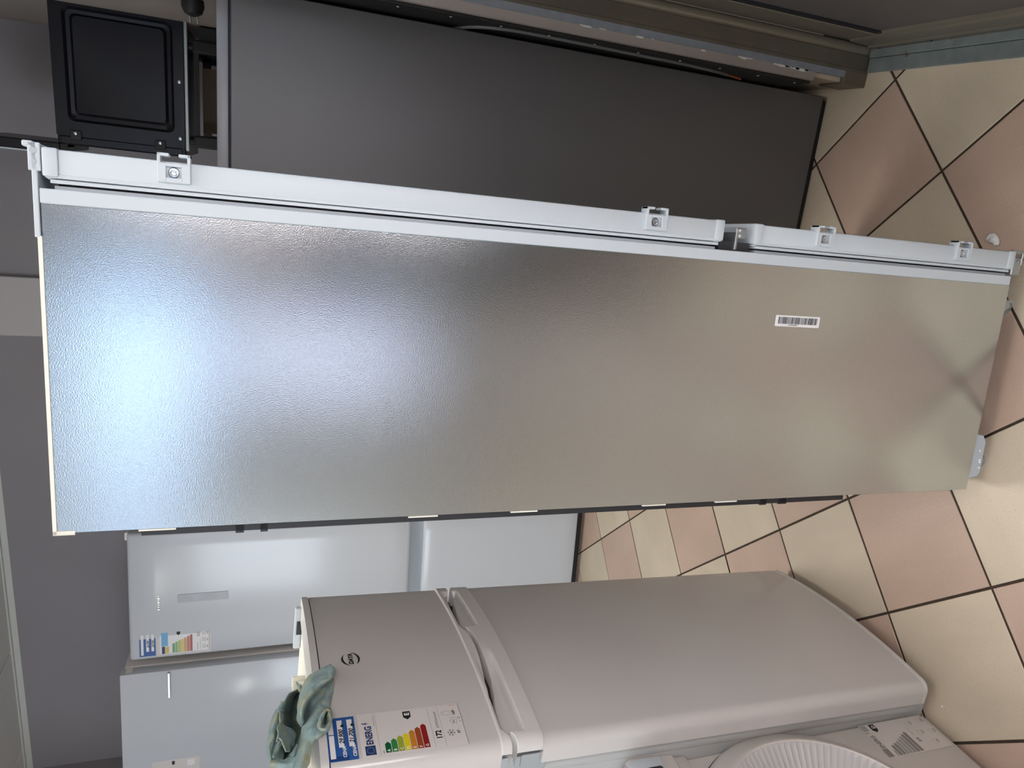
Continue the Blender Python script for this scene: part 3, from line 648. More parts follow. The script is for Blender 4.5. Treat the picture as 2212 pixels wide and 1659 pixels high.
for s in SF:
    g1 = gap(s) + .0050; sc_ = scoop(s); row = []; ht = 1.079
    hs = [g1 + (ht - g1) * t for t in (0, .06, .2, .4, .6, .75, .85, .93, 1.0)] + [1.081, 1.083, 1.0855]
    row.append(Q(s, g1, prof(s) - .045))
    for h in hs:
        o = prof(s) + .0045 - (.0045 if h > 1.085 else 0)
        o -= sc_ * .013 * sst((ht - h) / .012)
        if h == hs[0]: o -= .0015
        row.append(Q(s, h, o))
    P.append(row)
b.grid(P); b.build('upper_handle', M['silver_plastic'], zd, True)
# round logo: two swooshes and the four letters
def dsheet(base): return Sheet(lambda u, v, l: Q(-u, v, prof(-u) + base + l))
sh = dsheet(.0002); cu, cv = -.283, 1.3335
sh.arc(cu, cv, .0205, .0165, 2.95, .35, lambda t: .0004 + .0042 * math.sin(PI * min(1, t * 1.1)) ** 1.2, 0, M['ink'], 22, .12)
sh.arc(cu, cv, .0215, .0170, -2.55, -.25, lambda t: .0004 + .0042 * math.sin(PI * min(1, t * .9 + .1)) ** 1.2, 0, M['ink'], 22, .12)
sh.text('DAYA', cu - .0178, cv - .0046, .0128, M['ink'], .00075, .25, sx=1.0)
sh.build('logo', zd)
# price label
PX, PZ, PW, PH = -.5365, 1.347, .0935, .053
sh = dsheet(.0003); sh.rect(PX, PX + PW, PZ, PZ + PH, M['price_blue'], nu=10); pl = sh.build('price_label', zd)
sh = dsheet(.0009); U = lambda u: PX + u; V = lambda v: PZ + v
sh.rect(U(0), U(PW), V(0), V(.0165), M['price_blue_dark'], nu=10, lift=-.0003); sh.rect(U(0), U(.012), V(.0165), V(PH), M['price_blue_dark'], nu=2, lift=-.0003)
sh.rect(U(.005), U(.054), V(.0390), V(.0480), M['paper_white']); sh.rect(U(.056), U(.085), V(.0390), V(.0480), M['paper_white'])
for v in (.0225, .0045): sh.rect(U(.027), U(.0865), V(v), V(v + .0095), M['paper_white'])
sh.text('CENA', U(.0055), V(.0205), .0085, M['paper_white'], .0003); sh.text('CENA', U(.0055), V(.0030), .0085, M['paper_white'], .0003)
sh.text('29.900', U(.0335), V(.0222), .0118, M['ink'], .00035, .35, lift=.0008, sx=.95); sh.text('21.700', U(.0335), V(.0042), .0118, M['ink'], .00035, .35, lift=.0008, sx=.95)
sh.stroke([(U(.0475), V(.0060)), (U(.0540), V(.0105))], .0009, M['ink'], lift=.0008)
for v in (.0225, .0045): sh.arc(U(.0735), V(v), .0016, .0016, 0, 6.28, .0032, .0032, M['ink'], 8); sh.text('din', U(.0765), V(v - .0008), .003, M['ink'])
sh.build('price_print', pl)
# energy label
EX, EZ, EW, EH = -.5375, 1.146, .096, .195
sh = dsheet(.0003); sh.rect(EX, EX + EW, EZ, EZ + EH, M['paper'], nu=10); el = sh.build('energy_label', zd)
sh = dsheet(.0008); U = lambda u: EX + u; V = lambda v: EZ + v
sh.rect(U(.004), U(.0235), V(.170), V(.1885), M['navy'])
for k in range(12): a = 2 * PI * k / 12; sh.arc(U(.0137) + .0062 * math.cos(a), V(.1793) + .0062 * math.sin(a), .0003, .0003, 0, 6.28, .0007, .0007, M['paper_white'], 5)
sh.text('ENERG', U(.0255), V(.1728), .0172, M['navy'], .0006, sx=.76)
sh.poly([(U(.0725), V(.1885)), (U(.0700), V(.1805)), (U(.0725), V(.1815)), (U(.0715), V(.1745)), (U(.0755), V(.1835)), (U(.0730), V(.1825)), (U(.0748), V(.1885))], M['navy'])
sh.rect(U(.002), U(.094), V(.1625), V(.1632), M['line_grey']); sh.rect(U(.066), U(.090), V(.1660), V(.1668), M['grey_ink']); sh.rect(U(.004), U(.010), V(.1560), V(.1575), M['grey_ink'])
for k, (m, L, c) in enumerate((('arrow_a', .023, 'A'), ('arrow_b', .0285, 'B'), ('arrow_c', .033, 'C'), ('arrow_d', .037, 'D'), ('arrow_e', .042, 'E'), ('arrow_f', .047, 'F'), ('arrow_g', .0525, 'G'))):
    v = .1425 - k * .0117; sh.arrow(U(.0045), V(v), L, .0105, M[m], tip=.0045); sh.text(c, U(.006), V(v + .0025), .0078, M['paper_white'], .0002, lift=.0010)
sh.arrow(U(.0905), V(.0955), -.0195, .0145, M['ink'], tip=-.006); sh.text('E', U(.0800), V(.0985), .0125, M['paper_white'], .0005, lift=.0010)
sh.rect(U(.002), U(.094), V(.0620), V(.0626), M['line_grey']); sh.rect(U(.002), U(.094), V(.0420), V(.0426), M['line_grey'])
sh.text('172', U(.0185), V(.0465), .0150, M['ink'], .0006, sx=.85); sh.text('kWh/annum', U(.043), V(.0475), .0090, M['grey_ink'], .0001, sx=.86)
def outline(pts, w, m): sh.stroke(pts + [pts[0]], w, m)
outline([(U(.070), V(.0195)), (U(.080), V(.0195)), (U(.080), V(.030)), (U(.078), V(.033)), (U(.078), V(.0365)), (U(.072), V(.0365)), (U(.072), V(.033)), (U(.070), V(.030))], .0005, M['grey_ink']); sh.stroke([(U(.072), V(.033)), (U(.078), V(.033))], .0005, M['grey_ink'])
sh.text('169', U(.0685), V(.0105), .0075, M['ink'], .0003); sh.text('L', U(.0815), V(.0105), .004, M['grey_ink'])
for k in range(3):
    a = PI / 3 * k + .3; cx_, cy_ = U(.029), V(.0275); sh.stroke([(cx_ - .0075 * math.cos(a), cy_ - .0075 * math.sin(a)), (cx_ + .0075 * math.cos(a), cy_ + .0075 * math.sin(a))], .0008, M['ink'])
    for sg in (-1, 1):
        for q in (-.5, .5): p = (cx_ + sg * .005 * math.cos(a), cy_ + sg * .005 * math.sin(a)); sh.stroke([p, (p[0] + sg * .003 * math.cos(a + q * 1.6), p[1] + sg * .003 * math.sin(a + q * 1.6))], .0006, M['ink'])
sh.text('37', U(.0255), V(.0105), .0072, M['ink'], .0003); sh.text('L', U(.0350), V(.0105), .004, M['grey_ink'])
sh.stroke([(U(.046), V(.0215)), (U(.050), V(.0205)), (U(.057), V(.0245)), (U(.057), V(.009)), (U(.050), V(.0130)), (U(.046), V(.012))], .0006, M['grey_ink']); sh.rect(U(.049), U(.056), V(.0160), V(.0180), M['grey_ink'])
for k in (1, 2, 3): sh.arc(U(.057), V(.0168), .0022 * k + .001, .0026 * k + .002, -.9, .9, .0005, .0005, M['line_grey'], 6)
sh.text('C', U(.0585), V(.0035), .0062, M['ink'], .0002); sh.rect(U(.0505), U(.0555), V(.0042), V(.0052), M['grey_ink'])
sh.rect(U(.001), U(EW), V(0), V(.0007), M['grey_ink']); sh.rect(U(.0925), U(.0935), V(.006), V(.020), M['pale_f'])
sh.build('label_print', el)

# ------------------------------------------------------------------ green cloth crumpled on the silver fridge
def Pw(s, h, o): v = sm @ Vector(Q(s, h, o)); return v
CL = {'bowl':[[(0.289,1.4347,-0.03),(0.1669,1.4179,-0.13),(0.3061,1.4279,-0.03)],[(0.3006,1.4519,-0.03),(0.1879,1.4293,-0.13),(0.3323,1.4314,-0.03)],[(0.3229,1.4631,-0.03),(0.2137,1.4382,-0.13),(0.3569,1.4364,-0.03)],[(0.35,1.4686,-0.03),(0.242,1.4425,-0.13),(0.3812,1.4388,-0.03)],[(0.3769,1.4723,-0.03),(0.269,1.4409,-0.13),(0.4034,1.4321,-0.03)],[(0.4027,1.476,-0.03),(0.2958,1.4445,-0.13),(0.4263,1.435,-0.03)],[(0.4281,1.4785,-0.03),(0.3216,1.4487,-0.13),(0.4478,1.4399,-0.03)],[(0.4525,1.4809,-0.03),(0.3461,1.4534,-0.13),(0.4678,1.446,-0.03)],[(0.476,1.4836,-0.03),(0.3681,1.4599,-0.13),(0.4843,1.4551,-0.03)]],'flap':[[(0.3002,1.3757,0.03),(0.3468,1.3777,0.056),(0.3599,1.375,0.058),(0.3402,1.3719,0.028)],[(0.31,1.3913,0.0279),(0.3627,1.3887,0.0559),(0.3821,1.3818,0.06),(0.3473,1.3817,0.0243)],[(0.3107,1.4063,0.0209),(0.3681,1.4022,0.0524),(0.3924,1.3944,0.06),(0.3546,1.3915,0.021)],[(0.3109,1.4203,0.0118),(0.3731,1.4148,0.0473),(0.4023,1.4061,0.0587),(0.3621,1.4014,0.0183)],[(0.3232,1.4279,0.0041),(0.3838,1.4238,0.0423),(0.4123,1.4166,0.0565),(0.3697,1.4102,0.0144)],[(0.3394,1.4335,-0.0025),(0.3965,1.4312,0.0373),(0.4222,1.4259,0.053),(0.3774,1.4181,0.0099)],[(0.3567,1.4385,-0.0079),(0.409,1.4375,0.0316),(0.4307,1.4335,0.0471),(0.3854,1.4247,0.0046)],[(0.3779,1.4418,-0.0108),(0.4233,1.4415,0.0262),(0.4388,1.4383,0.0392),(0.3945,1.4293,-0.0012)],[(0.4024,1.4434,-0.0107),(0.4386,1.4435,0.0213),(0.4455,1.4407,0.0293),(0.4079,1.4329,-0.004)],[(0.4362,1.4381,0.0),(0.4542,1.4387,0.018),(0.4434,1.4362,0.012),(0.435,1.4346,0.004)]],'lobe':[[(0.3186,1.3693,0.012),(0.3553,1.3748,0.031),(0.3492,1.3737,0.018)],[(0.3349,1.3819,0.012),(0.3747,1.3827,0.0318),(0.3722,1.3773,0.0196)],[(0.3466,1.3949,0.0106),(0.3915,1.3911,0.0321),(0.3946,1.3816,0.0216)],[(0.3591,1.407,0.009),(0.4091,1.3991,0.0328),(0.4177,1.386,0.0246)],[(0.3713,1.417,0.0054),(0.4233,1.4088,0.0337),(0.4344,1.3958,0.03)],[(0.3827,1.424,-0.0008),(0.4382,1.4166,0.0325),(0.4532,1.4048,0.0337)],[(0.3991,1.4259,-0.0056),(0.4562,1.4208,0.0318),(0.4735,1.4114,0.0371)],[(0.4295,1.4339,0.0035),(0.4799,1.4268,0.0367),(0.4915,1.4155,0.038)],[(0.4521,1.4393,0.006),(0.4924,1.4316,0.0329),(0.4946,1.4198,0.0278)],[(0.462,1.4415,-0.0025),(0.4987,1.4348,0.0236),(0.498,1.4241,0.0178)],[(0.4777,1.4456,-0.0053),(0.5119,1.4382,0.0201),(0.5094,1.4267,0.0135)],[(0.4953,1.4498,-0.006),(0.5272,1.4416,0.0186),(0.5229,1.4294,0.0112)],[(0.5127,1.4547,-0.006),(0.5428,1.4453,0.018),(0.5372,1.4321,0.0099)],[(0.529,1.4604,-0.006),(0.5567,1.4504,0.017),(0.5493,1.4368,0.008)]],'lobe_hem':[[(0.4879,1.4151,0.036),(0.4975,1.4201,0.031),(0.493,1.4234,0.014)],[(0.4942,1.4123,0.036),(0.4983,1.4153,0.0299),(0.4884,1.4165,0.0119)],[(0.4967,1.4084,0.035),(0.4965,1.4104,0.0289),(0.4823,1.4104,0.0108)],[(0.4938,1.4029,0.0324),(0.492,1.4047,0.0272),(0.4762,1.4044,0.01)],[(0.487,1.3985,0.0301),(0.4855,1.3997,0.0261),(0.4699,1.3989,0.01)],[(0.4796,1.3941,0.028),(0.4787,1.3948,0.025),(0.4636,1.3934,0.01)]],'loop':[[(0.4423,1.3897,0.038),(0.4827,1.3966,0.068),(0.4782,1.397,0.06),(0.449,1.394,0.032)],[(0.4431,1.398,0.038),(0.4837,1.4035,0.068),(0.4802,1.4019,0.06),(0.4506,1.3978,0.032)],[(0.4506,1.404,0.038),(0.491,1.4082,0.068),(0.4861,1.4052,0.06),(0.4551,1.4004,0.032)],[(0.461,1.4086,0.038),(0.4994,1.4121,0.068),(0.4924,1.4081,0.06),(0.4599,1.4026,0.032)],[(0.4721,1.4121,0.038),(0.5085,1.4152,0.068),(0.4991,1.4105,0.06),(0.4651,1.4045,0.032)],[(0.4833,1.415,0.038),(0.5178,1.4173,0.068),(0.5062,1.4121,0.06),(0.4706,1.4057,0.032)],[(0.4937,1.4145,0.038),(0.5268,1.417,0.068),(0.5131,1.4122,0.06),(0.476,1.4058,0.032)],[(0.5,1.4087,0.038),(0.5317,1.4122,0.068),(0.5166,1.4085,0.06),(0.4787,1.4029,0.032)],[(0.4989,1.4008,0.038),(0.5303,1.4057,0.068),(0.5142,1.4041,0.06),(0.4769,1.3995,0.032)],[(0.4902,1.3955,0.038),(0.5224,1.4016,0.068),(0.508,1.4013,0.06),(0.472,1.3974,0.032)],[(0.4793,1.3926,0.038),(0.5132,1.3992,0.068),(0.5009,1.3998,0.06),(0.4665,1.3962,0.032)],[(0.4673,1.3908,0.038),(0.5034,1.3975,0.068),(0.4935,1.3986,0.06),(0.4608,1.3953,0.032)],[(0.4549,1.3901,0.038),(0.4932,1.397,0.068),(0.4859,1.3977,0.06),(0.4549,1.3946,0.032)],[(0.4423,1.3897,0.038),(0.4827,1.3966,0.068),(0.4782,1.397,0.06),(0.449,1.394,0.032)]],'outer':[[(0.342,1.4768,-0.03),(0.3717,1.475,-0.012),(0.3563,1.4699,-0.03)],[(0.3611,1.4838,-0.03),(0.39,1.4794,-0.012),(0.3745,1.4719,-0.03)],[(0.3809,1.489,-0.03),(0.4081,1.4836,-0.012),(0.3916,1.4752,-0.03)],[(0.401,1.4929,-0.03),(0.4263,1.4869,-0.012),(0.4084,1.4782,-0.03)],[(0.4211,1.4955,-0.03),(0.4443,1.4893,-0.012),(0.4252,1.4804,-0.03)],[(0.4408,1.4977,-0.03),(0.4616,1.4923,-0.012),(0.4406,1.4843,-0.03)],[(0.4605,1.497,-0.03),(0.4788,1.4936,-0.012),(0.456,1.4876,-0.03)],[(0.4779,1.4909,-0.03),(0.495,1.4917,-0.012),(0.4715,1.49,-0.03)]],'tip':[[(0.3532,1.4766,-0.02),(0.3651,1.4717,-0.017),(0.3571,1.4654,-0.03)],[(0.3485,1.4749,-0.02),(0.359,1.4704,-0.017),(0.3493,1.4645,-0.03)],[(0.3439,1.4732,-0.02),(0.3527,1.4691,-0.017),(0.3414,1.4635,-0.03)],[(0.3392,1.4714,-0.02),(0.3464,1.468,-0.017),(0.3333,1.463,-0.03)],[(0.3344,1.4697,-0.02),(0.34,1.4669,-0.017),(0.3251,1.4625,-0.03)]],'tab':[[(0.282,1.4382,-0.02),(0.2994,1.4359,-0.009),(0.3009,1.4321,-0.01)],[(0.2884,1.4369,-0.02),(0.3062,1.434,-0.009),(0.3081,1.4296,-0.01)],[(0.2948,1.4356,-0.02),(0.3133,1.4335,-0.009),(0.316,1.4298,-0.01)],[(0.3013,1.4348,-0.02),(0.3205,1.4336,-0.009),(0.3239,1.4308,-0.01)],[(0.3077,1.4341,-0.02),(0.3276,1.4337,-0.009),(0.3318,1.4317,-0.01)]],'wave':[[(0.3718,1.4779,-0.006),(0.3505,1.471,-0.029),(0.3445,1.4652,-0.04)],[(0.3844,1.4739,-0.0046),(0.3632,1.4691,-0.0283),(0.357,1.4654,-0.04)],[(0.3973,1.4733,-0.0033),(0.3758,1.4691,-0.0277),(0.3692,1.4661,-0.04)],[(0.4103,1.4746,-0.0022),(0.3879,1.4699,-0.0271),(0.3804,1.4661,-0.04)],[(0.4243,1.4779,0.0008),(0.3984,1.4682,-0.0256),(0.3873,1.4594,-0.04)],[(0.4384,1.4813,0.0042),(0.4075,1.4663,-0.0239),(0.3912,1.4518,-0.04)],[(0.4536,1.4816,0.0076),(0.4191,1.4636,-0.0222),(0.399,1.446,-0.04)],[(0.4671,1.4803,0.0104),(0.4311,1.4618,-0.0208),(0.4092,1.4437,-0.04)],[(0.4766,1.475,0.0117),(0.4413,1.4601,-0.0201),(0.4202,1.4458,-0.04)],[(0.487,1.4745,0.012),(0.4517,1.4612,-0.02),(0.4305,1.4485,-0.04)],[(0.4968,1.4724,0.012),(0.4609,1.4625,-0.02),(0.4388,1.4534,-0.04)],[(0.5062,1.4688,0.012),(0.4697,1.463,-0.02),(0.4469,1.4583,-0.04)]],'fold':[[(0.4302,1.4711,-0.025),(0.4514,1.4722,-0.011),(0.4397,1.4706,-0.025)],[(0.4364,1.4779,-0.025),(0.4584,1.4769,-0.011),(0.4478,1.4734,-0.025)],[(0.4445,1.4831,-0.025),(0.4663,1.4808,-0.011),(0.4557,1.4762,-0.025)],[(0.4553,1.4859,-0.025),(0.4753,1.4837,-0.011),(0.4633,1.4792,-0.025)],[(0.4659,1.4887,-0.025),(0.4845,1.4863,-0.011),(0.4711,1.4817,-0.025)],[(0.4764,1.4914,-0.025),(0.4938,1.4882,-0.011),(0.4797,1.4828,-0.025)]],'base':[[(0.4836,1.4922,-0.02),(0.5093,1.4941,-0.008),(0.508,1.4942,-0.02)],[(0.485,1.4852,-0.02),(0.5107,1.4878,-0.008),(0.5095,1.4886,-0.02)],[(0.4875,1.4782,-0.02),(0.5127,1.4816,-0.008),(0.511,1.483,-0.02)],[(0.4908,1.4714,-0.02),(0.515,1.4755,-0.008),(0.5123,1.4774,-0.02)],[(0.4925,1.4648,-0.0188),(0.5165,1.4695,-0.0074),(0.5137,1.4718,-0.02)],[(0.4918,1.4587,-0.0161),(0.5167,1.4637,-0.006),(0.5146,1.4661,-0.02)],[(0.4888,1.4533,-0.0139),(0.5156,1.4582,-0.0049),(0.5153,1.4605,-0.02)],[(0.4842,1.4483,-0.012),(0.5132,1.453,-0.004),(0.515,1.4548,-0.02)]],'crease':[[(0.483,1.4609,-0.02),(0.5039,1.4598,-0.003),(0.4976,1.456,-0.01)],[(0.478,1.4578,-0.02),(0.4989,1.4567,-0.003),(0.4926,1.453,-0.01)],[(0.473,1.4546,-0.02),(0.4939,1.4536,-0.003),(0.4876,1.4499,-0.01)],[(0.4675,1.4516,-0.02),(0.4884,1.4509,-0.003),(0.4818,1.4474,-0.01)],[(0.4614,1.4492,-0.02),(0.4823,1.4487,-0.003),(0.4755,1.4454,-0.01)],[(0.4553,1.4467,-0.02),(0.4761,1.4465,-0.003),(0.4691,1.4434,-0.01)]],'backing':[[(0.3351,1.3758,0.03),(0.3464,1.3749,0.029),(0.3601,1.3745,0.03)],[(0.3517,1.3906,0.03),(0.3633,1.3873,0.029),(0.3774,1.3844,0.03)],[(0.3671,1.405,0.0295),(0.3782,1.3998,0.0285),(0.3918,1.395,0.0295)],[(0.383,1.4178,0.0283),(0.3923,1.4117,0.0274),(0.4041,1.4058,0.0284)],[(0.3931,1.4269,0.0199),(0.4018,1.4212,0.0213),(0.413,1.4158,0.0247)],[(0.3892,1.4321,-0.0011),(0.3944,1.426,-0.0004),(0.4021,1.4203,0.0023)],[(0.3997,1.4377,-0.0112),(0.4033,1.4298,-0.0106),(0.4094,1.4223,-0.008)],[(0.4235,1.4386,-0.012),(0.4241,1.4337,-0.011),(0.4271,1.429,-0.008)]],'pocket':[[(0.4393,1.3917,0.031),(0.4398,1.3905,0.03),(0.4427,1.3896,0.031)],[(0.4461,1.398,0.031),(0.4485,1.3942,0.03),(0.4534,1.3908,0.031)],[(0.4542,1.4031,0.031),(0.4578,1.3973,0.03),(0.4639,1.392,0.031)],[(0.4642,1.4065,0.031),(0.4678,1.4002,0.03),(0.4737,1.3942,0.031)],[(0.4745,1.4079,0.031),(0.4775,1.4024,0.03),(0.4829,1.3973,0.031)],[(0.4851,1.4063,0.031),(0.4851,1.4047,0.03),(0.4874,1.4035,0.031)]]}
def cr1(P, n):
    out = []
    for i in range(len(P) - 1):
        p0, p1, p2, p3 = P[max(i - 1, 0)], P[i], P[i + 1], P[min(i + 2, len(P) - 1)]
        for k in range(n):
            t = k / n; out.append(.5 * ((2 * p1) + (p2 - p0) * t + (2 * p0 - 5 * p1 + 4 * p2 - p3) * t * t + (3 * p1 - p0 - 3 * p2 + p3) * t ** 3))
    out.append(P[-1]); return out
from mathutils import noise as mnoise
b = MB()
for nm, rows in CL.items():
    R_ = [[Vector(Q(*p)) for p in r] for r in rows]
    R_ = [cr1(r, 5) for r in R_]
    cols = [cr1([R_[i][j] for i in range(len(R_))], 4) for j in range(len(R_[0]))]
    for c_ in cols:
        for p in c_: p += Vector((mnoise.noise(p * 60), mnoise.noise(p * 60 + Vector((5, 1, 2))), mnoise.noise(p * 60 + Vector((1, 9, 3))))) * .0034
    b.grid(cols)
cl_o = b.build('cleaning_cloth', M['cloth'], None, True)
cl_o.data.transform(Matrix.Translation((.36, -.02, -1.46))); cl_o.matrix_world = sm @ Matrix.Translation((-.36, .02, 1.46))
md = cl_o.modifiers.new('thick', 'SOLIDIFY'); md.thickness = .0032; md.offset = 0
md = cl_o.modifiers.new('smooth', 'SUBSURF'); md.levels = 1; md.render_levels = 1
tag(cl_o, 'crumpled green-blue cleaning cloth draped over the top of the silver fridge', 'cloth')

# ------------------------------------------------------------------ washing machine, lower left
wm = thing('washing_machine', 'white washing machine with ribbed round door beside the silver fridge', 'washing machine', (.505, -2.030, 0), 0)
# local: x outwards (0 = front), y sideways (+ = towards the silver fridge), z up
b = MB(); b.rbox(-.54, 0, -.296, .296, .02, .83, .008, 3); b.build('cabinet', M['washer_white'], wm, True)
b = MB(); b.box(-.5, -.03, -.27, .27, .0, .02); b.build('plinth', M['black_plastic'], wm)
b = MB(); b.rbox(-.56, .005, -.297, .294, .830, .862, .006, 2); b.build('top_plate', M['washer_white'], wm, True)
b = MB(); b.prism([(-.02, .722), (.006, .722), (.020, .736), (.028, .835), (.020, .845), (-.02, .845)], -.296, .294, axis='y'); cp = b.build('control_panel', M['washer_white'], wm, True)
b = MB(); b.rbox(.0, .031, -.25, .290, .768, .845, .006, 2); lab(b.build('fascia', M['white_plastic'], cp, True), 'pale display surround')
b = MB(); b.rbox(.02, .0325, -.20, .266, .775, .832, .006, 2); b.build('display', M['display'], cp, True)
b = MB(); b.rbox(-.01, .0145, -.296, .294, .700, .760, .008, 2); b.build('lower_fascia', M['washer_white'], wm, True)
RC = (.0, .022, .500)
def ring(b, prof_, n=96, c=RC):
    vs_, fs_ = [], []
    for r, x in prof_:
        for k in range(n): a = 2 * PI * k / n; vs_.append((c[0] + x, c[1] + r * math.cos(a), c[2] + r * math.sin(a)))
    for i in range(len(prof_) - 1):
        for k in range(n): fs_.append((i * n + k, i * n + (k + 1) % n, (i + 1) * n + (k + 1) % n, (i + 1) * n + k))
    b.add(vs_, fs_)
b = MB(); ring(b, [(.2835, -.006), (.2835, .012), (.280, .019), (.274, .023), (.262, .030), (.248, .038), (.240, .043), (.2365, .0435), (.234, .041)]); dr = b.build('door_ring', M['washer_ring'], wm, True)
b = MB(); ring(b, [(.2875, .0), (.2875, .003), (.283, .003)]); b.build('ring_shade_line', M['dark_gap'], dr)  # dark ring painted in place of the shade around the door ring
# ribbed funnel inside the ring
n = 288; prf = [(.2345, .0415), (.228, .036), (.205, .018), (.185, .004), (.17, -.004)]; vs_, fs_ = [], []
for i, (r, x) in enumerate(prf):
    for k in range(n):
        a = 2 * PI * k / n; w_ = 0 if i in (0, len(prf) - 1) else (.0011 if k % 3 == 0 else -.0008)
        vs_.append((RC[0] + x + w_, RC[1] + r * math.cos(a), RC[2] + r * math.sin(a)))
for i in range(len(prf) - 1):
    for k in range(n): fs_.append((i * n + k, i * n + (k + 1) % n, (i + 1) * n + (k + 1) % n, (i + 1) * n + k))
b = MB(); b.add(vs_, fs_); b.build('ribbed_ring', M['tub_grey'], dr)
b = MB(); ring(b, [(.171, -.004), (.166, .004), (.160, .002), (.150, -.01), (.09, -.02), (.002, -.024)]); b.build('door_glass', M['display'], dr, True)
b = MB(); b.prism([(.166, .028), (.205, .012), (.215, .0), (.205, -.012), (.166, -.028)], .0, .036, axis='x')
o = b.build('door_handle', M['chrome'], dr, True); o.location = (RC[0], RC[1], RC[2]); o.rotation_euler = (math.radians(52), 0, 0)
# energy label
LA = math.radians(0)
sh = Sheet(lambda u, v, l: (.0003 + l, .196 + u, .036 + v)); sh.rect(0, .098, 0, .190, M['washer_ring'], nu=1); we = sh.build('energy_label', wm)
sh = Sheet(lambda u, v, l: (.0008 + l, .196 + u, .036 + v))
sh.rect(.003, .026, .172, .188, M['grey_ink'], nu=1); sh.text('ENERG', .0275, .1735, .0165, M['grey_ink'], .0007, sx=.74); sh.rect(.079, .096, .172, .188, M['line_grey'], nu=1)
sh.poly([(.0745, .188), (.072, .181), (.0742, .182), (.0732, .175), (.077, .184), (.0748, .183), (.0765, .188)], M['grey_ink'])
sh.arrow(.096, .146, -.024, .016, M['ink'], tip=-.007); sh.text('D', .083, .1495, .012, M['paper_white'], .0004, lift=.001)
for k, (m, L) in enumerate((('grey_ink_light', .018), ('grey_ink', .030), ('grey_ink', .034), ('line_grey', .038), ('line_grey', .043), ('grey_ink_light', .048), ('grey_ink', .053), ('grey_ink', .058))):
    sh.arrow(.003, .158 - k * .0105, L, .0085 if k else .004, M[m], tip=.004)
sh.text('64', .026, .0655, .012, M['grey_ink'], .0005); sh.rect(.046, .070, .068, .0695, M['line_grey'], nu=1)
for u, v in ((.012, .028), (.042, .042), (.072, .05), (.04, .008), (.074, .012)):
    sh.arc(u + .008, v + .006, .006, .006, 0, 6.28, .0008, .0008, M['line_grey'], 10); sh.rect(u + .004, u + .014, v - .006, v - .003, M['grey_ink'], nu=1)
sh.build('label_print', we)

# ------------------------------------------------------------------ bits on the floor
b = MB(); b.tube([(-.017, .006, .006), (-.015, .005, .007), (-.008, .001, .008), (-.001, .002, .009), (.006, -.001, .008), (.011, .005, .007), (.016, .004, .006), (.018, .006, .005)], [.001, .006, .0075, .0115, .0085, .010, .0055, .001], 9)
o = b.build('foam_scrap', M['styro'], None, True); me = o.data; bpy.data.objects.remove(o)
for v in me.vertices: v.co.z = max(0, v.co.z * .75); v.co.x *= 1 + .12 * math.sin(v.co.y * 700)
o = bpy.data.objects.new('foam_scrap', me); C.objects.link(o); o.location = (1.632, -1.522, 0); o.rotation_euler = (0, 0, 1.0)
tag(o, 'white torn scrap of foam on the floor by the fridge door', 'foam')
bm = bmesh.new(); bmesh.ops.create_icosphere(bm, subdivisions=1, radius=.0028); me = bpy.data.meshes.new('foam_crumb'); bm.to_mesh(me); bm.free(); me.materials.append(M['styro'])
o = bpy.data.objects.new('foam_crumb', me); C.objects.link(o); o.location = (.548, -1.761, .0022)
tag(o, 'tiny white crumb on the beige tile by the washing machine', 'foam')

# ------------------------------------------------------------------ the person taking the picture (mirrored darkly in the metal side panel)
vd = Vector((-.3025, .8922, 0)).normalized(); sd = Vector((vd.y, -vd.x, 0))
foot0 = Vector((1.66, -2.73, 0)) - vd * .40 - sd * .09
def pp(f, s_, z): return foot0 + vd * f + sd * s_ + Vector((0, 0, z))
def skin_body(name, chains, mat_, parent):
    vs_, es_, rad = [], [], []
    def add(p, r):
        for k, q in enumerate(vs_):
            if (q - p).length < 1e-4: return k
        vs_.append(p); rad.append(r); return len(vs_) - 1
    for ch in chains:
        ids = [add(p, r) for p, r in ch]; es_ += [e for e in zip(ids[:-1], ids[1:])]
    me = bpy.data.meshes.new(name); me.from_pydata([tuple(v) for v in vs_], es_, []); me.materials.append(mat_)
    o = bpy.data.objects.new(name, me); C.objects.link(o)
    o.modifiers.new('skin', 'SKIN'); sk_ = me.skin_vertices[0].data
    for k, r in enumerate(rad): sk_[k].radius = (r, r) if not isinstance(r, tuple) else r
    sk_[0].use_root = True
    m_ = o.modifiers.new('sub', 'SUBSURF'); m_.levels = 2; m_.render_levels = 2
    if parent: o.parent = parent; o.matrix_parent_inverse = parent.matrix_world.inverted()
    return o
pr_ = thing('person', 'person in dark clothes holding up a phone, mirrored in the metal side panel', 'person', foot0)
bpy.context.view_layer.update()
pel = (pp(0, 0, .93), .135)
spine = [pel, (pp(.0, 0, 1.10), .125), (pp(-.01, 0, 1.27), .145), (pp(.0, 0, 1.40), .10), (pp(.01, 0, 1.47), .052), (pp(.02, 0, 1.53), .055)]
ch = [spine]
for s_ in (-1, 1):
    ch.append([pel, (pp(.0, s_ * .095, .86), .10), (pp(.02, s_ * .10, .50), .066), (pp(-.01, s_ * .11, .10), .045), (pp(.12, s_ * .13, .035), .036)])
    ch.append([spine[3], (pp(.0, s_ * .165, 1.39), .062), (pp(.08, s_ * .20, 1.15), .045), (pp(.28, s_ * .11, 1.42), .032)])
skin_body('body', ch, M['dark_cloth'], pr_)
bm = bmesh.new(); bmesh.ops.create_uvsphere(bm, u_segments=20, v_segments=14, radius=1)
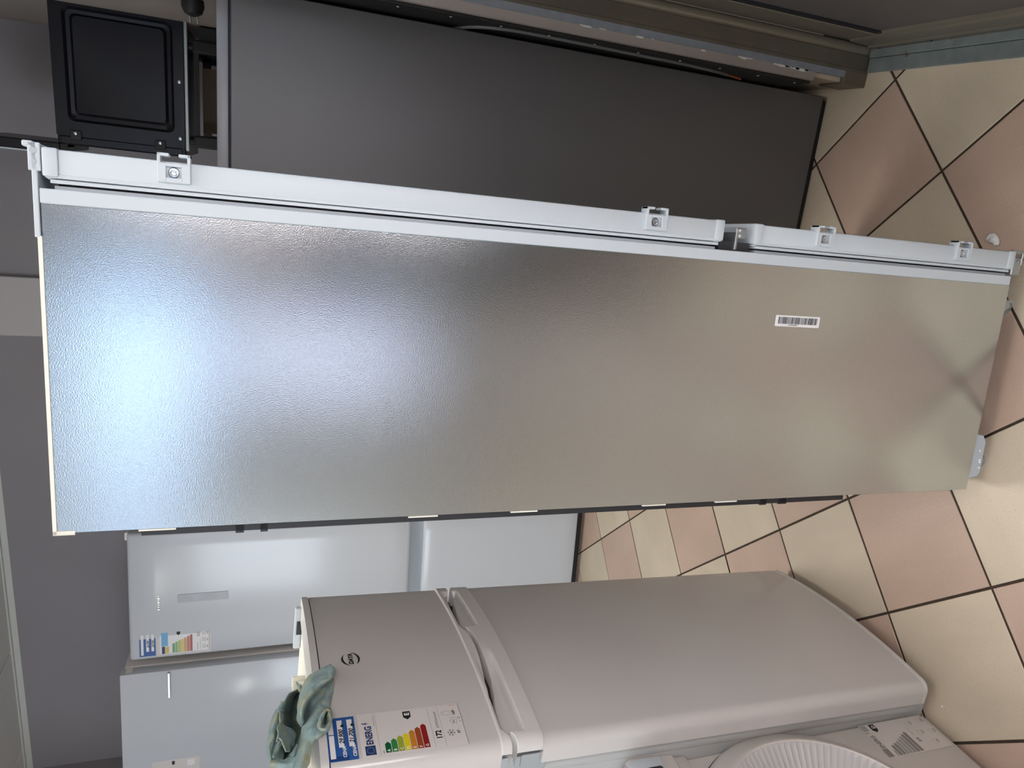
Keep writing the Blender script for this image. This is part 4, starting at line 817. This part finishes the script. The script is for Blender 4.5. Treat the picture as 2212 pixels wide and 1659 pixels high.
for v in bm.verts:
    p = v.co.copy(); k = .82 + .18 * (p.z + 1) / 2; v.co = pp(.03 + .098 * p.y + (.014 if p.y > .93 and abs(p.z + .1) < .3 else 0), .075 * p.x * k, 1.635 + .118 * p.z)
me = bpy.data.meshes.new('head'); bm.to_mesh(me); bm.free(); me.materials.append(M['skin'])
for p in me.polygons: p.use_smooth = True
o = bpy.data.objects.new('head', me); C.objects.link(o); o.parent = pr_; o.matrix_parent_inverse = pr_.matrix_world.inverted()
bm = bmesh.new(); bmesh.ops.create_uvsphere(bm, u_segments=20, v_segments=14, radius=1)
for v in bm.verts:
    p = v.co.copy(); v.co = pp(.012 + .104 * p.y, .083 * p.x, 1.652 + .115 * p.z) if (p.z > .25 or p.y < .15) else pp(.02 + .08 * p.y, .06 * p.x, 1.66)
me = bpy.data.meshes.new('hair'); bm.to_mesh(me); bm.free(); me.materials.append(M['dark_cloth'])
o = bpy.data.objects.new('hair', me); C.objects.link(o); o.parent = pr_; o.matrix_parent_inverse = pr_.matrix_world.inverted()
for s_ in (-1, 1):
    w_ = (pp(.28, s_ * .11, 1.42), .026); pm = (pp(.325, s_ * .085, 1.485), (.026, .014)); ch = [[w_, pm]]
    for k in range(4):
        z = 1.50 + .019 * k; ch.append([pm, (pp(.365, s_ * .082, z), .0085), (pp(.372, s_ * .064, z + .008), .0078), (pp(.362, s_ * .045, z + .008 - .003 * k), .007)])
    ch.append([pm, (pp(.335, s_ * .07, 1.49), .010), (pp(.345, s_ * .045, 1.515), .008)])
    skin_body('hand', ch, M['skin'], pr_)
b = MB(); b.rbox(-.075, .075, -.004, .004, -.038, .038, .003, 2)
o = b.build('phone', M['black_plastic'], None)
tag(o, 'black phone held in both hands of the dark-clothed person', 'phone')
o.matrix_world = Matrix.Translation(CAM - r2 * .03) @ Matrix(((r1.x, r2.x, r0.x, 0), (r1.y, r2.y, r0.y, 0), (r1.z, r2.z, r0.z, 0), (0, 0, 0, 1))) @ Matrix.Rotation(PI / 2, 4, 'Y')
